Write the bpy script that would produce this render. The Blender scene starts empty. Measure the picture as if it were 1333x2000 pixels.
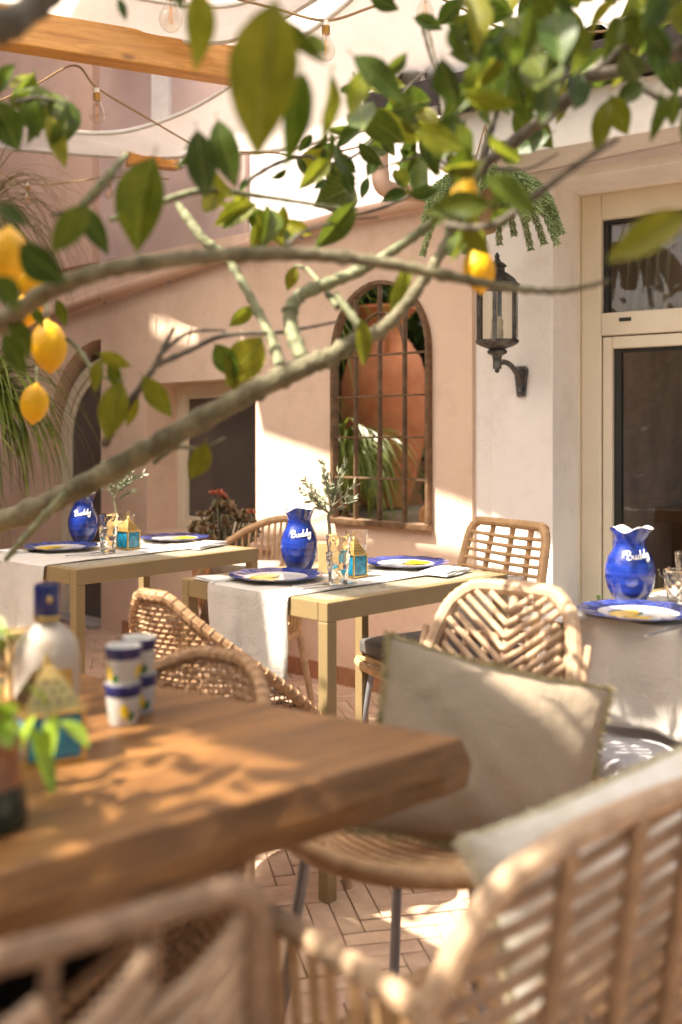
import bpy, math, random
import numpy as np
from mathutils import Vector, Matrix
random.seed(7); np.random.seed(7)
SC = bpy.context.scene
COL = SC.collection

# ------------------------------------------------------------------ camera, sky, sun, exposure
CAMZ, FPX, HORZ, CX = 1.16, 1944.0, 855.0, 666.5
cd = bpy.data.cameras.new('camera'); cam = bpy.data.objects.new('camera', cd); COL.objects.link(cam)
cam.location = (0, 0, CAMZ); cam.rotation_euler = (math.radians(90), 0, 0)
cd.sensor_fit = 'VERTICAL'; cd.sensor_height = 36.0; cd.sensor_width = 24.0; cd.lens = 36.0*FPX/2000
cd.shift_y = -(1000-HORZ)/2000.0
cd.clip_start = 0.02; cd.clip_end = 2000
cd.dof.use_dof = True; cd.dof.focus_distance = 3.15; cd.dof.aperture_fstop = 2.0; cd.dof.aperture_blades = 0
SC.camera = cam
SUN = Vector((-.97, -.46, 1.40)).normalized()
elev = math.asin(SUN.z)
w = bpy.data.worlds.new('World'); SC.world = w; w.use_nodes = True
nt = w.node_tree; bg = nt.nodes['Background']
sky = nt.nodes.new('ShaderNodeTexSky'); sky.sky_type = 'NISHITA'; sky.sun_disc = False
sky.sun_elevation = elev; sky.sun_rotation = math.atan2(SUN.x, SUN.y)
sky.air_density = 1.0; sky.dust_density = 5.0; sky.ozone_density = 0.0
nt.links.new(sky.outputs[0], bg.inputs[0]); bg.inputs[1].default_value = 0.125
sl = bpy.data.lights.new('sun', 'SUN'); sl.energy = 5.0; sl.angle = math.radians(.6); sl.color = (1, .91, .76)
so = bpy.data.objects.new('sun', sl); COL.objects.link(so); so.location = (-5, -3, 8)
so.rotation_euler = (-SUN).to_track_quat('-Z', 'Y').to_euler()
SC.view_settings.view_transform = 'Standard'; SC.view_settings.look = 'None'
SC.view_settings.exposure = 1.66; SC.view_settings.gamma = 1.0
SC.cycles.use_denoising = True
SC.cycles.max_bounces = 14; SC.cycles.transparent_max_bounces = 24; SC.cycles.transmission_bounces = 12
SC.cycles.diffuse_bounces = 6; SC.cycles.glossy_bounces = 6
SC.cycles.sample_clamp_indirect = 8.0

def P(px, py, d):
    return Vector(((px-CX)/FPX*d, d, CAMZ-(py-HORZ)/FPX*d))
def T(px, py, z):                       # point of the horizontal plane z under that pixel
    d = FPX*(CAMZ-z)/(py-HORZ); return Vector(((px-CX)/FPX*d, d, z))

# ------------------------------------------------------------------ materials
MATS = {}
def mat(name, col=(.5,.5,.5), rough=.6, var=.12, scale=8, bump=0., bscale=60, metal=0., spec=.5, col2=None,
        rand=0., trans=0., stretch=None, coat=0., sheen=0., alpha=None):
    if name in MATS: return MATS[name]
    m = bpy.data.materials.new(name); m.use_nodes = True; MATS[name] = m
    t = m.node_tree; n = t.nodes; l = t.links
    b = n['Principled BSDF']; out = n['Material Output']
    b.inputs['Roughness'].default_value = rough; b.inputs['Metallic'].default_value = metal
    b.inputs['Specular IOR Level'].default_value = spec
    b.inputs['Coat Weight'].default_value = coat
    if sheen: b.inputs['Sheen Weight'].default_value = sheen
    tc = n.new('ShaderNodeTexCoord'); src = tc.outputs['Object']
    if stretch:
        mp = n.new('ShaderNodeMapping'); mp.inputs['Scale'].default_value = stretch
        l.new(src, mp.inputs[0]); src = mp.outputs[0]
    nz = n.new('ShaderNodeTexNoise'); nz.inputs['Scale'].default_value = scale; nz.inputs['Detail'].default_value = 5
    nz.inputs['Roughness'].default_value = .6; l.new(src, nz.inputs[0])
    c1 = [max(0, c*(1-var)) for c in col]; c2 = list(col2) if col2 else [min(1, c*(1+var)) for c in col]
    rp = n.new('ShaderNodeValToRGB'); rp.color_ramp.elements[0].position = .32; rp.color_ramp.elements[1].position = .68
    rp.color_ramp.elements[0].color = (*c1, 1); rp.color_ramp.elements[1].color = (*c2, 1)
    l.new(nz.outputs[0], rp.inputs[0]); cs = rp.outputs[0]
    if rand:
        oi = n.new('ShaderNodeObjectInfo'); mr = n.new('ShaderNodeMapRange')
        mr.inputs[3].default_value = 1-rand; mr.inputs[4].default_value = 1+rand
        l.new(oi.outputs['Random'], mr.inputs[0])
        hs = n.new('ShaderNodeHueSaturation'); l.new(mr.outputs[0], hs.inputs['Value']); l.new(cs, hs.inputs['Color'])
        mr2 = n.new('ShaderNodeMapRange'); mr2.inputs[3].default_value = .5-rand*.07; mr2.inputs[4].default_value = .5+rand*.07
        sp = n.new('ShaderNodeMath'); sp.operation = 'FRACT'; mu = n.new('ShaderNodeMath'); mu.operation = 'MULTIPLY'; mu.inputs[1].default_value = 7.31
        l.new(oi.outputs['Random'], mu.inputs[0]); l.new(mu.outputs[0], sp.inputs[0]); l.new(sp.outputs[0], mr2.inputs[0]); l.new(mr2.outputs[0], hs.inputs['Hue'])
        cs = hs.outputs[0]
    l.new(cs, b.inputs['Base Color'])
    if bump:
        nb = n.new('ShaderNodeTexNoise'); nb.inputs['Scale'].default_value = bscale; nb.inputs['Detail'].default_value = 4
        l.new(src, nb.inputs[0]); bp = n.new('ShaderNodeBump'); bp.inputs['Strength'].default_value = bump; bp.inputs['Distance'].default_value = .01
        l.new(nb.outputs[0], bp.inputs['Height']); l.new(bp.outputs[0], b.inputs['Normal'])
    if trans:
        tr = n.new('ShaderNodeBsdfTranslucent'); mx = n.new('ShaderNodeMixShader'); mx.inputs[0].default_value = trans
        l.new(cs, tr.inputs[0]); l.new(b.outputs[0], mx.inputs[1]); l.new(tr.outputs[0], mx.inputs[2]); l.new(mx.outputs[0], out.inputs[0])
    return m

def plaster(name, col, col2, bump=.25):
    m = mat(name, col, .9, .05, 1.3, 0, col2=col2); t = m.node_tree; n = t.nodes; l = t.links; b = n['Principled BSDF']
    b.inputs['Specular IOR Level'].default_value = .15
    tc = [x for x in n if x.type == 'TEX_COORD'][0]
    a = n.new('ShaderNodeTexNoise'); a.inputs['Scale'].default_value = 9; a.inputs['Detail'].default_value = 8; a.inputs['Roughness'].default_value = .7
    v = n.new('ShaderNodeTexNoise'); v.inputs['Scale'].default_value = 130; v.inputs['Detail'].default_value = 3
    l.new(tc.outputs['Object'], a.inputs[0]); l.new(tc.outputs['Object'], v.inputs[0])
    ad = n.new('ShaderNodeMath'); ad.operation = 'MULTIPLY_ADD'; ad.inputs[1].default_value = .25
    l.new(v.outputs[0], ad.inputs[0]); l.new(a.outputs[0], ad.inputs[2])
    bp = n.new('ShaderNodeBump'); bp.inputs['Strength'].default_value = bump; bp.inputs['Distance'].default_value = .012
    l.new(ad.outputs[0], bp.inputs['Height']); l.new(bp.outputs[0], b.inputs['Normal'])
    # hairline stains
    st = n.new('ShaderNodeTexNoise'); st.inputs['Scale'].default_value = 3.5; st.inputs['Detail'].default_value = 10; st.inputs['Roughness'].default_value = .75
    l.new(tc.outputs['Object'], st.inputs[0])
    r2 = n.new('ShaderNodeValToRGB'); r2.color_ramp.elements[0].position = .3; r2.color_ramp.elements[1].position = .5
    r2.color_ramp.elements[0].color = (.86, .83, .80, 1); r2.color_ramp.elements[1].color = (1, 1, 1, 1); l.new(st.outputs[0], r2.inputs[0])
    old = b.inputs['Base Color'].links[0].from_socket
    mm = n.new('ShaderNodeMix'); mm.data_type = 'RGBA'; mm.blend_type = 'MULTIPLY'; mm.inputs[0].default_value = .9
    l.new(old, mm.inputs[6]); l.new(r2.outputs[0], mm.inputs[7]); l.new(mm.outputs[2], b.inputs['Base Color'])
    return m

def wood(name, c1, c2, rough, axis='X', scale=3., coat=.0, knots=True):
    m = bpy.data.materials.new(name); m.use_nodes = True; MATS[name] = m
    t = m.node_tree; n = t.nodes; l = t.links; b = n['Principled BSDF']
    tc = n.new('ShaderNodeTexCoord'); mp = n.new('ShaderNodeMapping')
    s = {'X': (.55, 6, 6), 'Y': (6, .55, 6), 'Z': (6, 6, .55)}[axis]; mp.inputs['Scale'].default_value = s
    l.new(tc.outputs['Object'], mp.inputs[0])
    nz = n.new('ShaderNodeTexNoise'); nz.inputs['Scale'].default_value = scale; nz.inputs['Detail'].default_value = 8; nz.inputs['Roughness'].default_value = .65
    nz.inputs['Distortion'].default_value = .8; l.new(mp.outputs[0], nz.inputs[0])
    fine = n.new('ShaderNodeTexNoise'); fine.inputs['Scale'].default_value = scale*9; fine.inputs['Detail'].default_value = 4; l.new(mp.outputs[0], fine.inputs[0])
    ad = n.new('ShaderNodeMath'); ad.operation = 'MULTIPLY_ADD'; ad.inputs[1].default_value = .35; l.new(fine.outputs[0], ad.inputs[0]); l.new(nz.outputs[0], ad.inputs[2])
    rp = n.new('ShaderNodeValToRGB'); e = rp.color_ramp.elements
    e[0].position = .48; e[0].color = (*c2, 1); e[1].position = .80; e[1].color = (*c1, 1)
    l.new(ad.outputs[0], rp.inputs[0]); cs = rp.outputs[0]
    if knots:
        vo = n.new('ShaderNodeTexVoronoi'); vo.inputs['Scale'].default_value = 3.4; m2 = n.new('ShaderNodeMapping')
        m2.inputs['Scale'].default_value = {'X': (1, 2.2, 2.2), 'Y': (2.2, 1, 2.2), 'Z': (2.2, 2.2, 1)}[axis]
        l.new(tc.outputs['Object'], m2.inputs[0]); l.new(m2.outputs[0], vo.inputs[0])
        r3 = n.new('ShaderNodeValToRGB'); r3.color_ramp.elements[0].position = .03; r3.color_ramp.elements[0].color = (.3, .2, .15, 1)
        r3.color_ramp.elements[1].position = .13; r3.color_ramp.elements[1].color = (1, 1, 1, 1); l.new(vo.outputs[0], r3.inputs[0])
        mm = n.new('ShaderNodeMix'); mm.data_type = 'RGBA'; mm.blend_type = 'MULTIPLY'; mm.inputs[0].default_value = .85
        l.new(cs, mm.inputs[6]); l.new(r3.outputs[0], mm.inputs[7]); cs = mm.outputs[2]
    l.new(cs, b.inputs['Base Color']); b.inputs['Roughness'].default_value = rough; b.inputs['Coat Weight'].default_value = coat
    bp = n.new('ShaderNodeBump'); bp.inputs['Strength'].default_value = .25; bp.inputs['Distance'].default_value = .004
    l.new(ad.outputs[0], bp.inputs['Height']); l.new(bp.outputs[0], b.inputs['Normal'])
    return m

def linen(name, col, col2, scale=900, trans=.12):
    m = mat(name, col, .95, .06, 5, 0, col2=col2, trans=trans, spec=.1); t = m.node_tree; n = t.nodes; l = t.links; b = n['Principled BSDF']
    tc = [x for x in n if x.type == 'TEX_COORD'][0]; hs = []
    for st in ((1, .06, .06), (.06, .06, 1), (.06, 1, .06)):
        mp = n.new('ShaderNodeMapping'); mp.inputs['Scale'].default_value = st; l.new(tc.outputs['Object'], mp.inputs[0])
        z = n.new('ShaderNodeTexNoise'); z.inputs['Scale'].default_value = scale*.5; z.inputs['Detail'].default_value = 2; l.new(mp.outputs[0], z.inputs[0]); hs.append(z)
    a = n.new('ShaderNodeMath'); a.operation = 'ADD'; l.new(hs[0].outputs[0], a.inputs[0]); l.new(hs[1].outputs[0], a.inputs[1])
    c = n.new('ShaderNodeMath'); c.operation = 'ADD'; l.new(a.outputs[0], c.inputs[0]); l.new(hs[2].outputs[0], c.inputs[1])
    fo = n.new('ShaderNodeTexNoise'); fo.inputs['Scale'].default_value = 16; fo.inputs['Detail'].default_value = 3; fo.inputs['Distortion'].default_value = 1.2; l.new(tc.outputs['Object'], fo.inputs[0])
    c2 = n.new('ShaderNodeMath'); c2.operation = 'MULTIPLY_ADD'; c2.inputs[1].default_value = 4; l.new(fo.outputs[0], c2.inputs[0]); l.new(c.outputs[0], c2.inputs[2])
    bp = n.new('ShaderNodeBump'); bp.inputs['Strength'].default_value = .35; bp.inputs['Distance'].default_value = .004
    l.new(c2.outputs[0], bp.inputs['Height']); l.new(bp.outputs[0], b.inputs['Normal'])
    return m

def thin_glass(name, tint=(1,1,1), refl=.08, rough=.0, haze=0):
    m = bpy.data.materials.new(name); m.use_nodes = True; MATS[name] = m
    t = m.node_tree; n = t.nodes; l = t.links; n.remove(n['Principled BSDF']); out = n['Material Output']
    tr = n.new('ShaderNodeBsdfTransparent'); tr.inputs[0].default_value = (*tint, 1)
    gl = n.new('ShaderNodeBsdfGlossy'); gl.inputs['Roughness'].default_value = rough
    fr = n.new('ShaderNodeLayerWeight'); fr.inputs[0].default_value = .5
    pw_ = n.new('ShaderNodeMath'); pw_.operation = 'POWER'; pw_.inputs[1].default_value = 3.2; l.new(fr.outputs['Facing'], pw_.inputs[0])
    ad = n.new('ShaderNodeMath'); ad.operation = 'MULTIPLY_ADD'; ad.inputs[1].default_value = .75; ad.inputs[2].default_value = refl; ad.use_clamp = True; l.new(pw_.outputs[0], ad.inputs[0])
    mx = n.new('ShaderNodeMixShader'); l.new(ad.outputs[0], mx.inputs[0]); l.new(tr.outputs[0], mx.inputs[1]); l.new(gl.outputs[0], mx.inputs[2])
    l.new(mx.outputs[0], out.inputs[0]); return m
def glass(name, col=(1,1,1), rough=0., ior=1.46):
    m = bpy.data.materials.new(name); m.use_nodes = True; MATS[name] = m
    t = m.node_tree; n = t.nodes; n.remove(n['Principled BSDF']); g = n.new('ShaderNodeBsdfGlass')
    g.inputs[0].default_value = (*col, 1); g.inputs['Roughness'].default_value = rough; g.inputs['IOR'].default_value = ior
    t.links.new(g.outputs[0], n['Material Output'].inputs[0]); return m

# ------------------------------------------------------------------ mesh helpers
class MB:
    def __init__(s): s.v = []; s.f = []
    def add(s, vs, fs):
        o = len(s.v); s.v.extend([tuple(v) for v in vs]); s.f.extend([tuple(i+o for i in f) for f in fs]); return s
    def box(s, c, h, R=None, taper=1.0):
        c = Vector(c); vs = []
        for dz in (-1, 1):
            k = taper if dz > 0 else 1
            for dx, dy in ((-1,-1),(1,-1),(1,1),(-1,1)):
                p = Vector((dx*h[0]*k, dy*h[1]*k, dz*h[2])); vs.append(c+(R@p if R else p))
        return s.add(vs, [(3,2,1,0),(4,5,6,7),(0,1,5,4),(1,2,6,5),(2,3,7,6),(3,0,4,7)])
    def prism(s, poly, z0, z1):
        n = len(poly); vs = [(p[0],p[1],z0) for p in poly]+[(p[0],p[1],z1) for p in poly]
        return s.add(vs, [tuple(range(n-1,-1,-1)), tuple(range(n,2*n))]+[(i,(i+1)%n,n+(i+1)%n,n+i) for i in range(n)])
    def tube(s, pts, r, sides=8, closed=False, cap=True, flat=1.0, up=None):
        pts = [Vector(p) for p in pts]; n = len(pts)
        rs = r if isinstance(r, (list, tuple)) else [r]*n
        prev = None; vs = []; fs = []
        for i in range(n):
            if closed: t = pts[(i+1)%n]-pts[i-1]
            else: t = pts[min(i+1,n-1)]-pts[max(i-1,0)]
            if t.length < 1e-9: t = Vector((0,0,1))
            t.normalize()
            if prev is None:
                a = Vector(up) if up else (Vector((0,0,1)) if abs(t.z) < .9 else Vector((1,0,0)))
                u = (a - t*a.dot(t)).normalized()
            else:
                u = prev - t*prev.dot(t)
                u = u.normalized() if u.length > 1e-6 else prev
            prev = u; w_ = t.cross(u)
            for k in range(sides):
                an = 2*math.pi*k/sides; vs.append(pts[i]+u*(math.cos(an)*rs[i]*flat)+w_*(math.sin(an)*rs[i]))
        m = n if closed else n-1
        for i in range(m):
            for k in range(sides):
                a = i*sides+k; b = i*sides+(k+1)%sides; c = ((i+1)%n)*sides+(k+1)%sides; d = ((i+1)%n)*sides+k
                fs.append((a,b,c,d))
        if cap and not closed: fs.append(tuple(range(sides-1,-1,-1))); fs.append(tuple((n-1)*sides+k for k in range(sides)))
        return s.add(vs, fs)
    def lathe(s, prof, seg=32, c=(0,0,0), fn=None, capb=True, capt=False):
        vs = []; fs = []; n = len(prof)
        for i, (r, z) in enumerate(prof):
            for k in range(seg):
                a = 2*math.pi*k/seg; rr, zz = (fn(i, a, r, z) if fn else (r, z))
                vs.append((c[0]+rr*math.cos(a), c[1]+rr*math.sin(a), c[2]+zz))
        for i in range(n-1):
            for k in range(seg):
                k2 = (k+1)%seg; fs.append((i*seg+k, i*seg+k2, (i+1)*seg+k2, (i+1)*seg+k))
        if capb: fs.append(tuple(range(seg-1,-1,-1)))
        if capt: fs.append(tuple((n-1)*seg+k for k in range(seg)))
        return s.add(vs, fs)
    def grid(s, fn, nu, nv):
        vs = [fn(i/nu, j/nv) for j in range(nv+1) for i in range(nu+1)]
        return s.add(vs, [(j*(nu+1)+i, j*(nu+1)+i+1, (j+1)*(nu+1)+i+1, (j+1)*(nu+1)+i) for j in range(nv) for i in range(nu)])
    def ball(s, c, r, seg=10, rings=6, sc=(1,1,1)):
        vs = []; fs = []; c = Vector(c)
        for i in range(rings+1):
            ph = math.pi*i/rings
            for k in range(seg):
                a = 2*math.pi*k/seg; vs.append(c+Vector((r*sc[0]*math.sin(ph)*math.cos(a), r*sc[1]*math.sin(ph)*math.sin(a), -r*sc[2]*math.cos(ph))))
        for i in range(rings):
            for k in range(seg): fs.append((i*seg+k, i*seg+(k+1)%seg, (i+1)*seg+(k+1)%seg, (i+1)*seg+k))
        return s.add(vs, fs)

def mesh(mb, m=None, smooth=True, name='mesh'):
    me = bpy.data.meshes.new(name); me.from_pydata(mb.v, [], mb.f); me.validate()
    if smooth:
        me.polygons.foreach_set('use_smooth', [True]*len(me.polygons))
        try: me.set_sharp_from_angle(angle=math.radians(38))
        except Exception: pass
    if m: me.materials.append(m)
    me.update(); return me
def link(name, me, parent=None, mw=None):
    o = bpy.data.objects.new(name, me); COL.objects.link(o)
    if parent: o.parent = parent
    if mw is not None: o.matrix_local = mw
    return o
def part(name, mb, m, parent=None, smooth=True, bevel=0., world=False, kind=None, seg=2):
    if world and parent is not None:
        mw = parent.matrix_basis.copy(); q = parent.parent
        while q is not None: mw = q.matrix_basis @ mw; q = q.parent
        inv = mw.inverted(); mb.v = [tuple(inv@Vector(v)) for v in mb.v]
    o = link(name, mesh(mb, m, smooth, name), parent)
    if bevel:
        md = o.modifiers.new('bevel', 'BEVEL'); md.width = bevel; md.segments = seg; md.limit_method = 'ANGLE'; md.angle_limit = math.radians(40)
    if kind: o['kind'] = kind
    return o
def tag(o, label, cat, group=None, kind=None):
    o['label'] = label; o['category'] = cat
    if group: o['group'] = group
    if kind: o['kind'] = kind
    return o
def thing(name, label, cat, loc=(0,0,0), rz=0., group=None):
    o = bpy.data.objects.new(name, None); COL.objects.link(o); o.empty_display_size = .1
    o.matrix_basis = Matrix.Translation(Vector(loc)) @ Matrix.Rotation(rz, 4, 'Z')
    return tag(o, label, cat, group)
def struct(name, mb, m, smooth=False, bevel=0):
    o = part(name, mb, m, None, smooth, bevel); o['kind'] = 'structure'; return o
def cat(pts, n=8, closed=False):
    pts = [Vector(p) for p in pts]; out = []; N = len(pts)
    rng = N if closed else N-1
    for i in range(rng):
        if closed: p0,p1,p2,p3 = pts[i-1],pts[i],pts[(i+1)%N],pts[(i+2)%N]
        else: p0,p1,p2,p3 = pts[max(i-1,0)],pts[i],pts[i+1],pts[min(i+2,N-1)]
        for k in range(n):
            t = k/n; out.append(.5*((2*p1)+(p2-p0)*t+(2*p0-5*p1+4*p2-p3)*t*t+(3*p1-p0-3*p2+p3)*t**3))
    if not closed: out.append(pts[-1])
    return out
def lerp(a, b, t): return a+(b-a)*t
def interp(xs, ys, x): return float(np.interp(x, xs, ys))

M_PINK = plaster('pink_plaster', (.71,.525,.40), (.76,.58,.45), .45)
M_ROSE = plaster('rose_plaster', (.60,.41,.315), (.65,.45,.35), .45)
M_WHITE = plaster('white_plaster', (.80,.755,.70), (.85,.81,.765), .35)
M_UPPER = plaster('upper_plaster', (.62,.56,.55), (.70,.63,.61), .2)
M_CREAM = mat('cream_joinery', (.70,.62,.48), .35, .04, 4, spec=.4)
M_TERRA = mat('terracotta_tile', (.60,.41,.28), .75, .16, 14, .15, 90, rand=.08, col2=(.68,.50,.37))
M_GROUT = mat('grout', (.53,.38,.265), .95, .2, 30)
M_SKIRT = mat('skirting_tile', (.40,.19,.10), .6, .18, 12, .1, 60, rand=.12)
M_SLAB = wood('slab_wood', (.27,.125,.036), (.085,.033,.009), .48, 'X', 2.4, .05)
M_BEAM = wood('pine_beam', (.68,.34,.075), (.42,.165,.024), .42, 'X', 3.5, .25)
M_OLIVEM = mat('olive_gold_metal', (.27,.195,.095), .45, .08, 5, .04, 150, metal=.12)
M_STONE = mat('table_stone', (.27,.24,.18), .55, .25, 40, .1, 200)
M_WICKER = mat('wicker', (.35,.19,.092), .6, .22, 60, .2, 300, col2=(.50,.30,.155))
M_RATTAN = mat('rattan', (.50,.295,.135), .5, .16, 28, .35, 420, col2=(.62,.39,.20))
M_RATTAN2 = mat('pale_rattan', (.44,.285,.17), .5, .15, 28, .35, 420, col2=(.56,.385,.245))
M_RATTAN3 = mat('brown_rattan', (.22,.125,.070), .55, .15, 28, .35, 420, col2=(.34,.21,.125))
M_RATTAN4 = mat('honey_rattan', (.30,.175,.092), .5, .16, 28, .35, 420, col2=(.42,.26,.145))
M_STEEL = mat('grey_steel', (.26,.26,.28), .45, .1, 20, metal=.5)
M_BLUE = None
M_WHITEG = mat('white_glaze', (.80,.77,.72), .12, .03, 10, coat=.4)
M_CUPW = mat('grey_white_glaze', (.50,.47,.43), .2, .06, 20, coat=.3)
M_BGLAZE = mat('blue_glaze', (.008,.018,.18), .13, .5, 7, .04, 60, col2=(.018,.048,.34), stretch=(1,1,9), coat=.5)
M_BRIM = mat('rim_blue', (.028,.038,.23), .15, .4, 22, col2=(.085,.115,.38), coat=.4)
M_NAVY = mat('navy_glaze', (.012,.018,.11), .3, .2, 20, coat=.2)
M_YEL = mat('lemon_paint', (.85,.52,.012), .2, .25, 40, col2=(.90,.66,.05))
M_GRNP = mat('leaf_paint', (.03,.14,.03), .2, .3, 40)
M_LINEN = linen('linen_cloth', (.66,.62,.57), (.74,.70,.65), trans=.2)
M_NAPK = linen('white_napkin', (.78,.76,.73), (.84,.82,.80), trans=.1)
M_TAUPE = linen('taupe_linen', (.38,.32,.265), (.44,.37,.31), 700, .05)
M_BEIGE = linen('beige_cotton', (.33,.265,.195), (.37,.30,.22), 1200, .05)
M_OFFW = linen('offwhite_cotton', (.74,.71,.66), (.80,.77,.73), 900, .1)
M_PRINT = linen('printed_cotton', (.60,.55,.44), (.86,.84,.81), 900, .08)
M_BLACK = mat('black_cushion', (.012,.012,.013), .8, .2, 30, .15, 200)
M_GREYC = mat('grey_cushion', (.10,.09,.085), .85, .15, 30, .2, 250)
M_LGREY = mat('light_grey_cushion', (.42,.41,.43), .9, .08, 30, .2, 250)
M_SAIL = linen('sail_cloth', (.80,.76,.70), (.85,.81,.75), 700, .48)
M_ROPE = mat('jute_rope', (.34,.22,.11), .85, .2, 60, .5, 300)
M_GOLD = mat('brass', (.56,.38,.13), .3, .15, 30, .15, 150, metal=.9)
M_TEAL = mat('teal_glass', (.0,.14,.32), .12, .5, 45, .25, 90, col2=(.02,.30,.44), coat=.3)
M_IRON = mat('worn_iron', (.035,.032,.03), .45, .3, 30, .3, 90, metal=.5, col2=(.17,.155,.14))
M_BRONZE = mat('bronze_frame', (.15,.085,.045), .45, .25, 25, .15, 80, metal=.35, col2=(.24,.145,.08))
M_URN = mat('urn_terracotta', (.46,.165,.07), .75, .2, 5, .25, 30, col2=(.55,.225,.11))
M_ROCK = mat('pedestal_stone', (.26,.23,.19), .9, .3, 9, .6, 25)
M_BARK = mat('lemon_bark', (.13,.112,.062), .85, .35, 22, .6, 70, col2=(.24,.215,.13))
M_BARKD = mat('old_bark', (.075,.062,.048), .85, .35, 22, .6, 70, col2=(.15,.125,.095))
M_TWIG = mat('green_twig', (.16,.17,.085), .75, .35, 25, .5, 60, col2=(.28,.285,.16))
def leafmat(n, c, c2, tr): return mat(n, c, .42, .25, 3, .10, 9, col2=c2, rand=.25, trans=tr, spec=.32)
def veins(m):
    t = m.node_tree; n = t.nodes; l = t.links; b = n['Principled BSDF']; tc = [x for x in n if x.type == 'TEX_COORD'][0]
    sx = n.new('ShaderNodeSeparateXYZ'); l.new(tc.outputs['Object'], sx.inputs[0])
    def mt(op, a, c=None, v=None):
        q = n.new('ShaderNodeMath'); q.operation = op
        l.new(a, q.inputs[0])
        if c is not None: l.new(c, q.inputs[1])
        if v is not None: q.inputs[1].default_value = v
        return q.outputs[0]
    ax = mt('ABSOLUTE', sx.outputs[0]); f = mt('SUBTRACT', sx.outputs[1], mt('MULTIPLY', ax, v=.75)); sn = mt('SINE', mt('MULTIPLY', f, v=52.)); vein = mt('POWER', mt('MAXIMUM', sn, v=.0), v=8.)
    rib = mt('LESS_THAN', ax, v=.022); k = mt('MAXIMUM', mt('MULTIPLY', vein, v=.45), rib)
    wear = n.new('ShaderNodeTexNoise'); wear.inputs['Scale'].default_value = 26; wear.inputs['Detail'].default_value = 3; l.new(tc.outputs['Object'], wear.inputs[0])
    src = None
    for lk in list(l):
        if lk.to_socket == b.inputs['Base Color']: src = lk.from_socket
    mx = n.new('ShaderNodeMix'); mx.data_type = 'RGBA'; mx.inputs[7].default_value = (.30, .34, .08, 1); l.new(mt('MULTIPLY', k, v=.5), mx.inputs[0]); l.new(src, mx.inputs[6])
    sp = mt('GREATER_THAN', wear.outputs[0], v=.69); m2 = n.new('ShaderNodeMix'); m2.data_type = 'RGBA'; m2.inputs[7].default_value = (.22, .15, .03, 1); l.new(mt('MULTIPLY', sp, v=.55), m2.inputs[0]); l.new(mx.outputs[2], m2.inputs[6])
    l.new(m2.outputs[2], b.inputs['Base Color'])
    for x in n:
        if x.type == 'BSDF_TRANSLUCENT': l.new(m2.outputs[2], x.inputs[0])
    return m
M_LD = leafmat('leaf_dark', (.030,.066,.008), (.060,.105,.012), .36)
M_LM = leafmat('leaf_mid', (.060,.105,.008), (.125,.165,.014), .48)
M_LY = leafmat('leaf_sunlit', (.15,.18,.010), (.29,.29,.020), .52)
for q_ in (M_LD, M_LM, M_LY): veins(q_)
M_LEMON = mat('lemon_skin', (.84,.42,.004), .38, .1, 10, .35, 110, col2=(.90,.52,.010), spec=.4)
M_OLIVEL = mat('olive_leaf', (.15,.165,.085), .5, .3, 30, col2=(.30,.31,.20), trans=.15)
M_SEDUM = mat('sedum', (.27,.38,.13), .5, .25, 30, col2=(.44,.53,.25), trans=.15)
M_GRASS = mat('strand_green', (.10,.18,.016), .4, .4, 6, col2=(.30,.37,.05), trans=.35)
M_STRAW = mat('strand_straw', (.20,.16,.05), .5, .3, 8, col2=(.30,.25,.09), trans=.3)
M_JADE = mat('jade_leaf', (.13,.16,.055), .4, .4, 25, col2=(.30,.16,.08), trans=.1)
M_HEDGE = mat('hedge_leaf', (.02,.05,.012), .45, .4, 5, col2=(.07,.13,.025), trans=.25)
M_CLAY = mat('pot_clay', (.42,.20,.10), .8, .15, 12, .2, 60)
M_WPOT = mat('wood_pot', (.56,.38,.17), .6, .15, 14, .2, 60, stretch=(6,6,1))
M_PINKPIPE = mat('painted_pipe', (.60,.40,.29), .55, .06, 6, .05, 60)
M_GUTTER = mat('zinc_gutter', (.06,.05,.05), .35, .3, 18, .1, 60, metal=.6)
M_ROOF = mat('roof_tile', (.42,.38,.36), .45, .4, 18, .4, 60, rand=.2)
M_FROST = mat('frosted_bottle', (.62,.55,.47), .45, .06, 12, trans=.3)
M_CURT = linen('curtain_cloth', (.62,.60,.55), (.70,.68,.63), 500, .4)
M_ROOM = mat('dark_room', (.36,.30,.26), .8, .2, 4)
M_DGLASS = mat('door_glass', (.075,.063,.055), .07, .2, 2, spec=.8)
M_CLEAR = glass('tumbler_glass', (.98,.97,.95))
M_BULB = thin_glass('bulb_glass', (.90,.87,.82), .05)
M_PANE = thin_glass('window_glass', (.84,.81,.77), .035)
M_LANTG = thin_glass('lantern_glass', (.93,.90,.82), .05, .08)
M_MIRROR = mat('mirror_silver', (.86,.84,.80), .01, 0, 5, metal=1.0)
M_FILA = mat('filament', (.75,.33,.06), .4, .1, 20, metal=.5)
M_PLASTER_D = mat('soil', (.04,.028,.02), .95, .3, 30, .5, 80)
M_CUT = mat('cutlery_steel', (.62,.60,.57), .22, .05, 20, metal=1.0)
# ------------------------------------------------------------------ ground, paving
g = MB().box((0, 0, -.12), (400, 400, .05)); ground = struct('ground', g, mat('garden_earth', (.16,.12,.08), .95, .3, 2, .4, 10))
fl = MB().box((.2, 2.2, -.035), (5.2, 7.2, .025)); floor = struct('floor', fl, M_GROUT)
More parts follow.
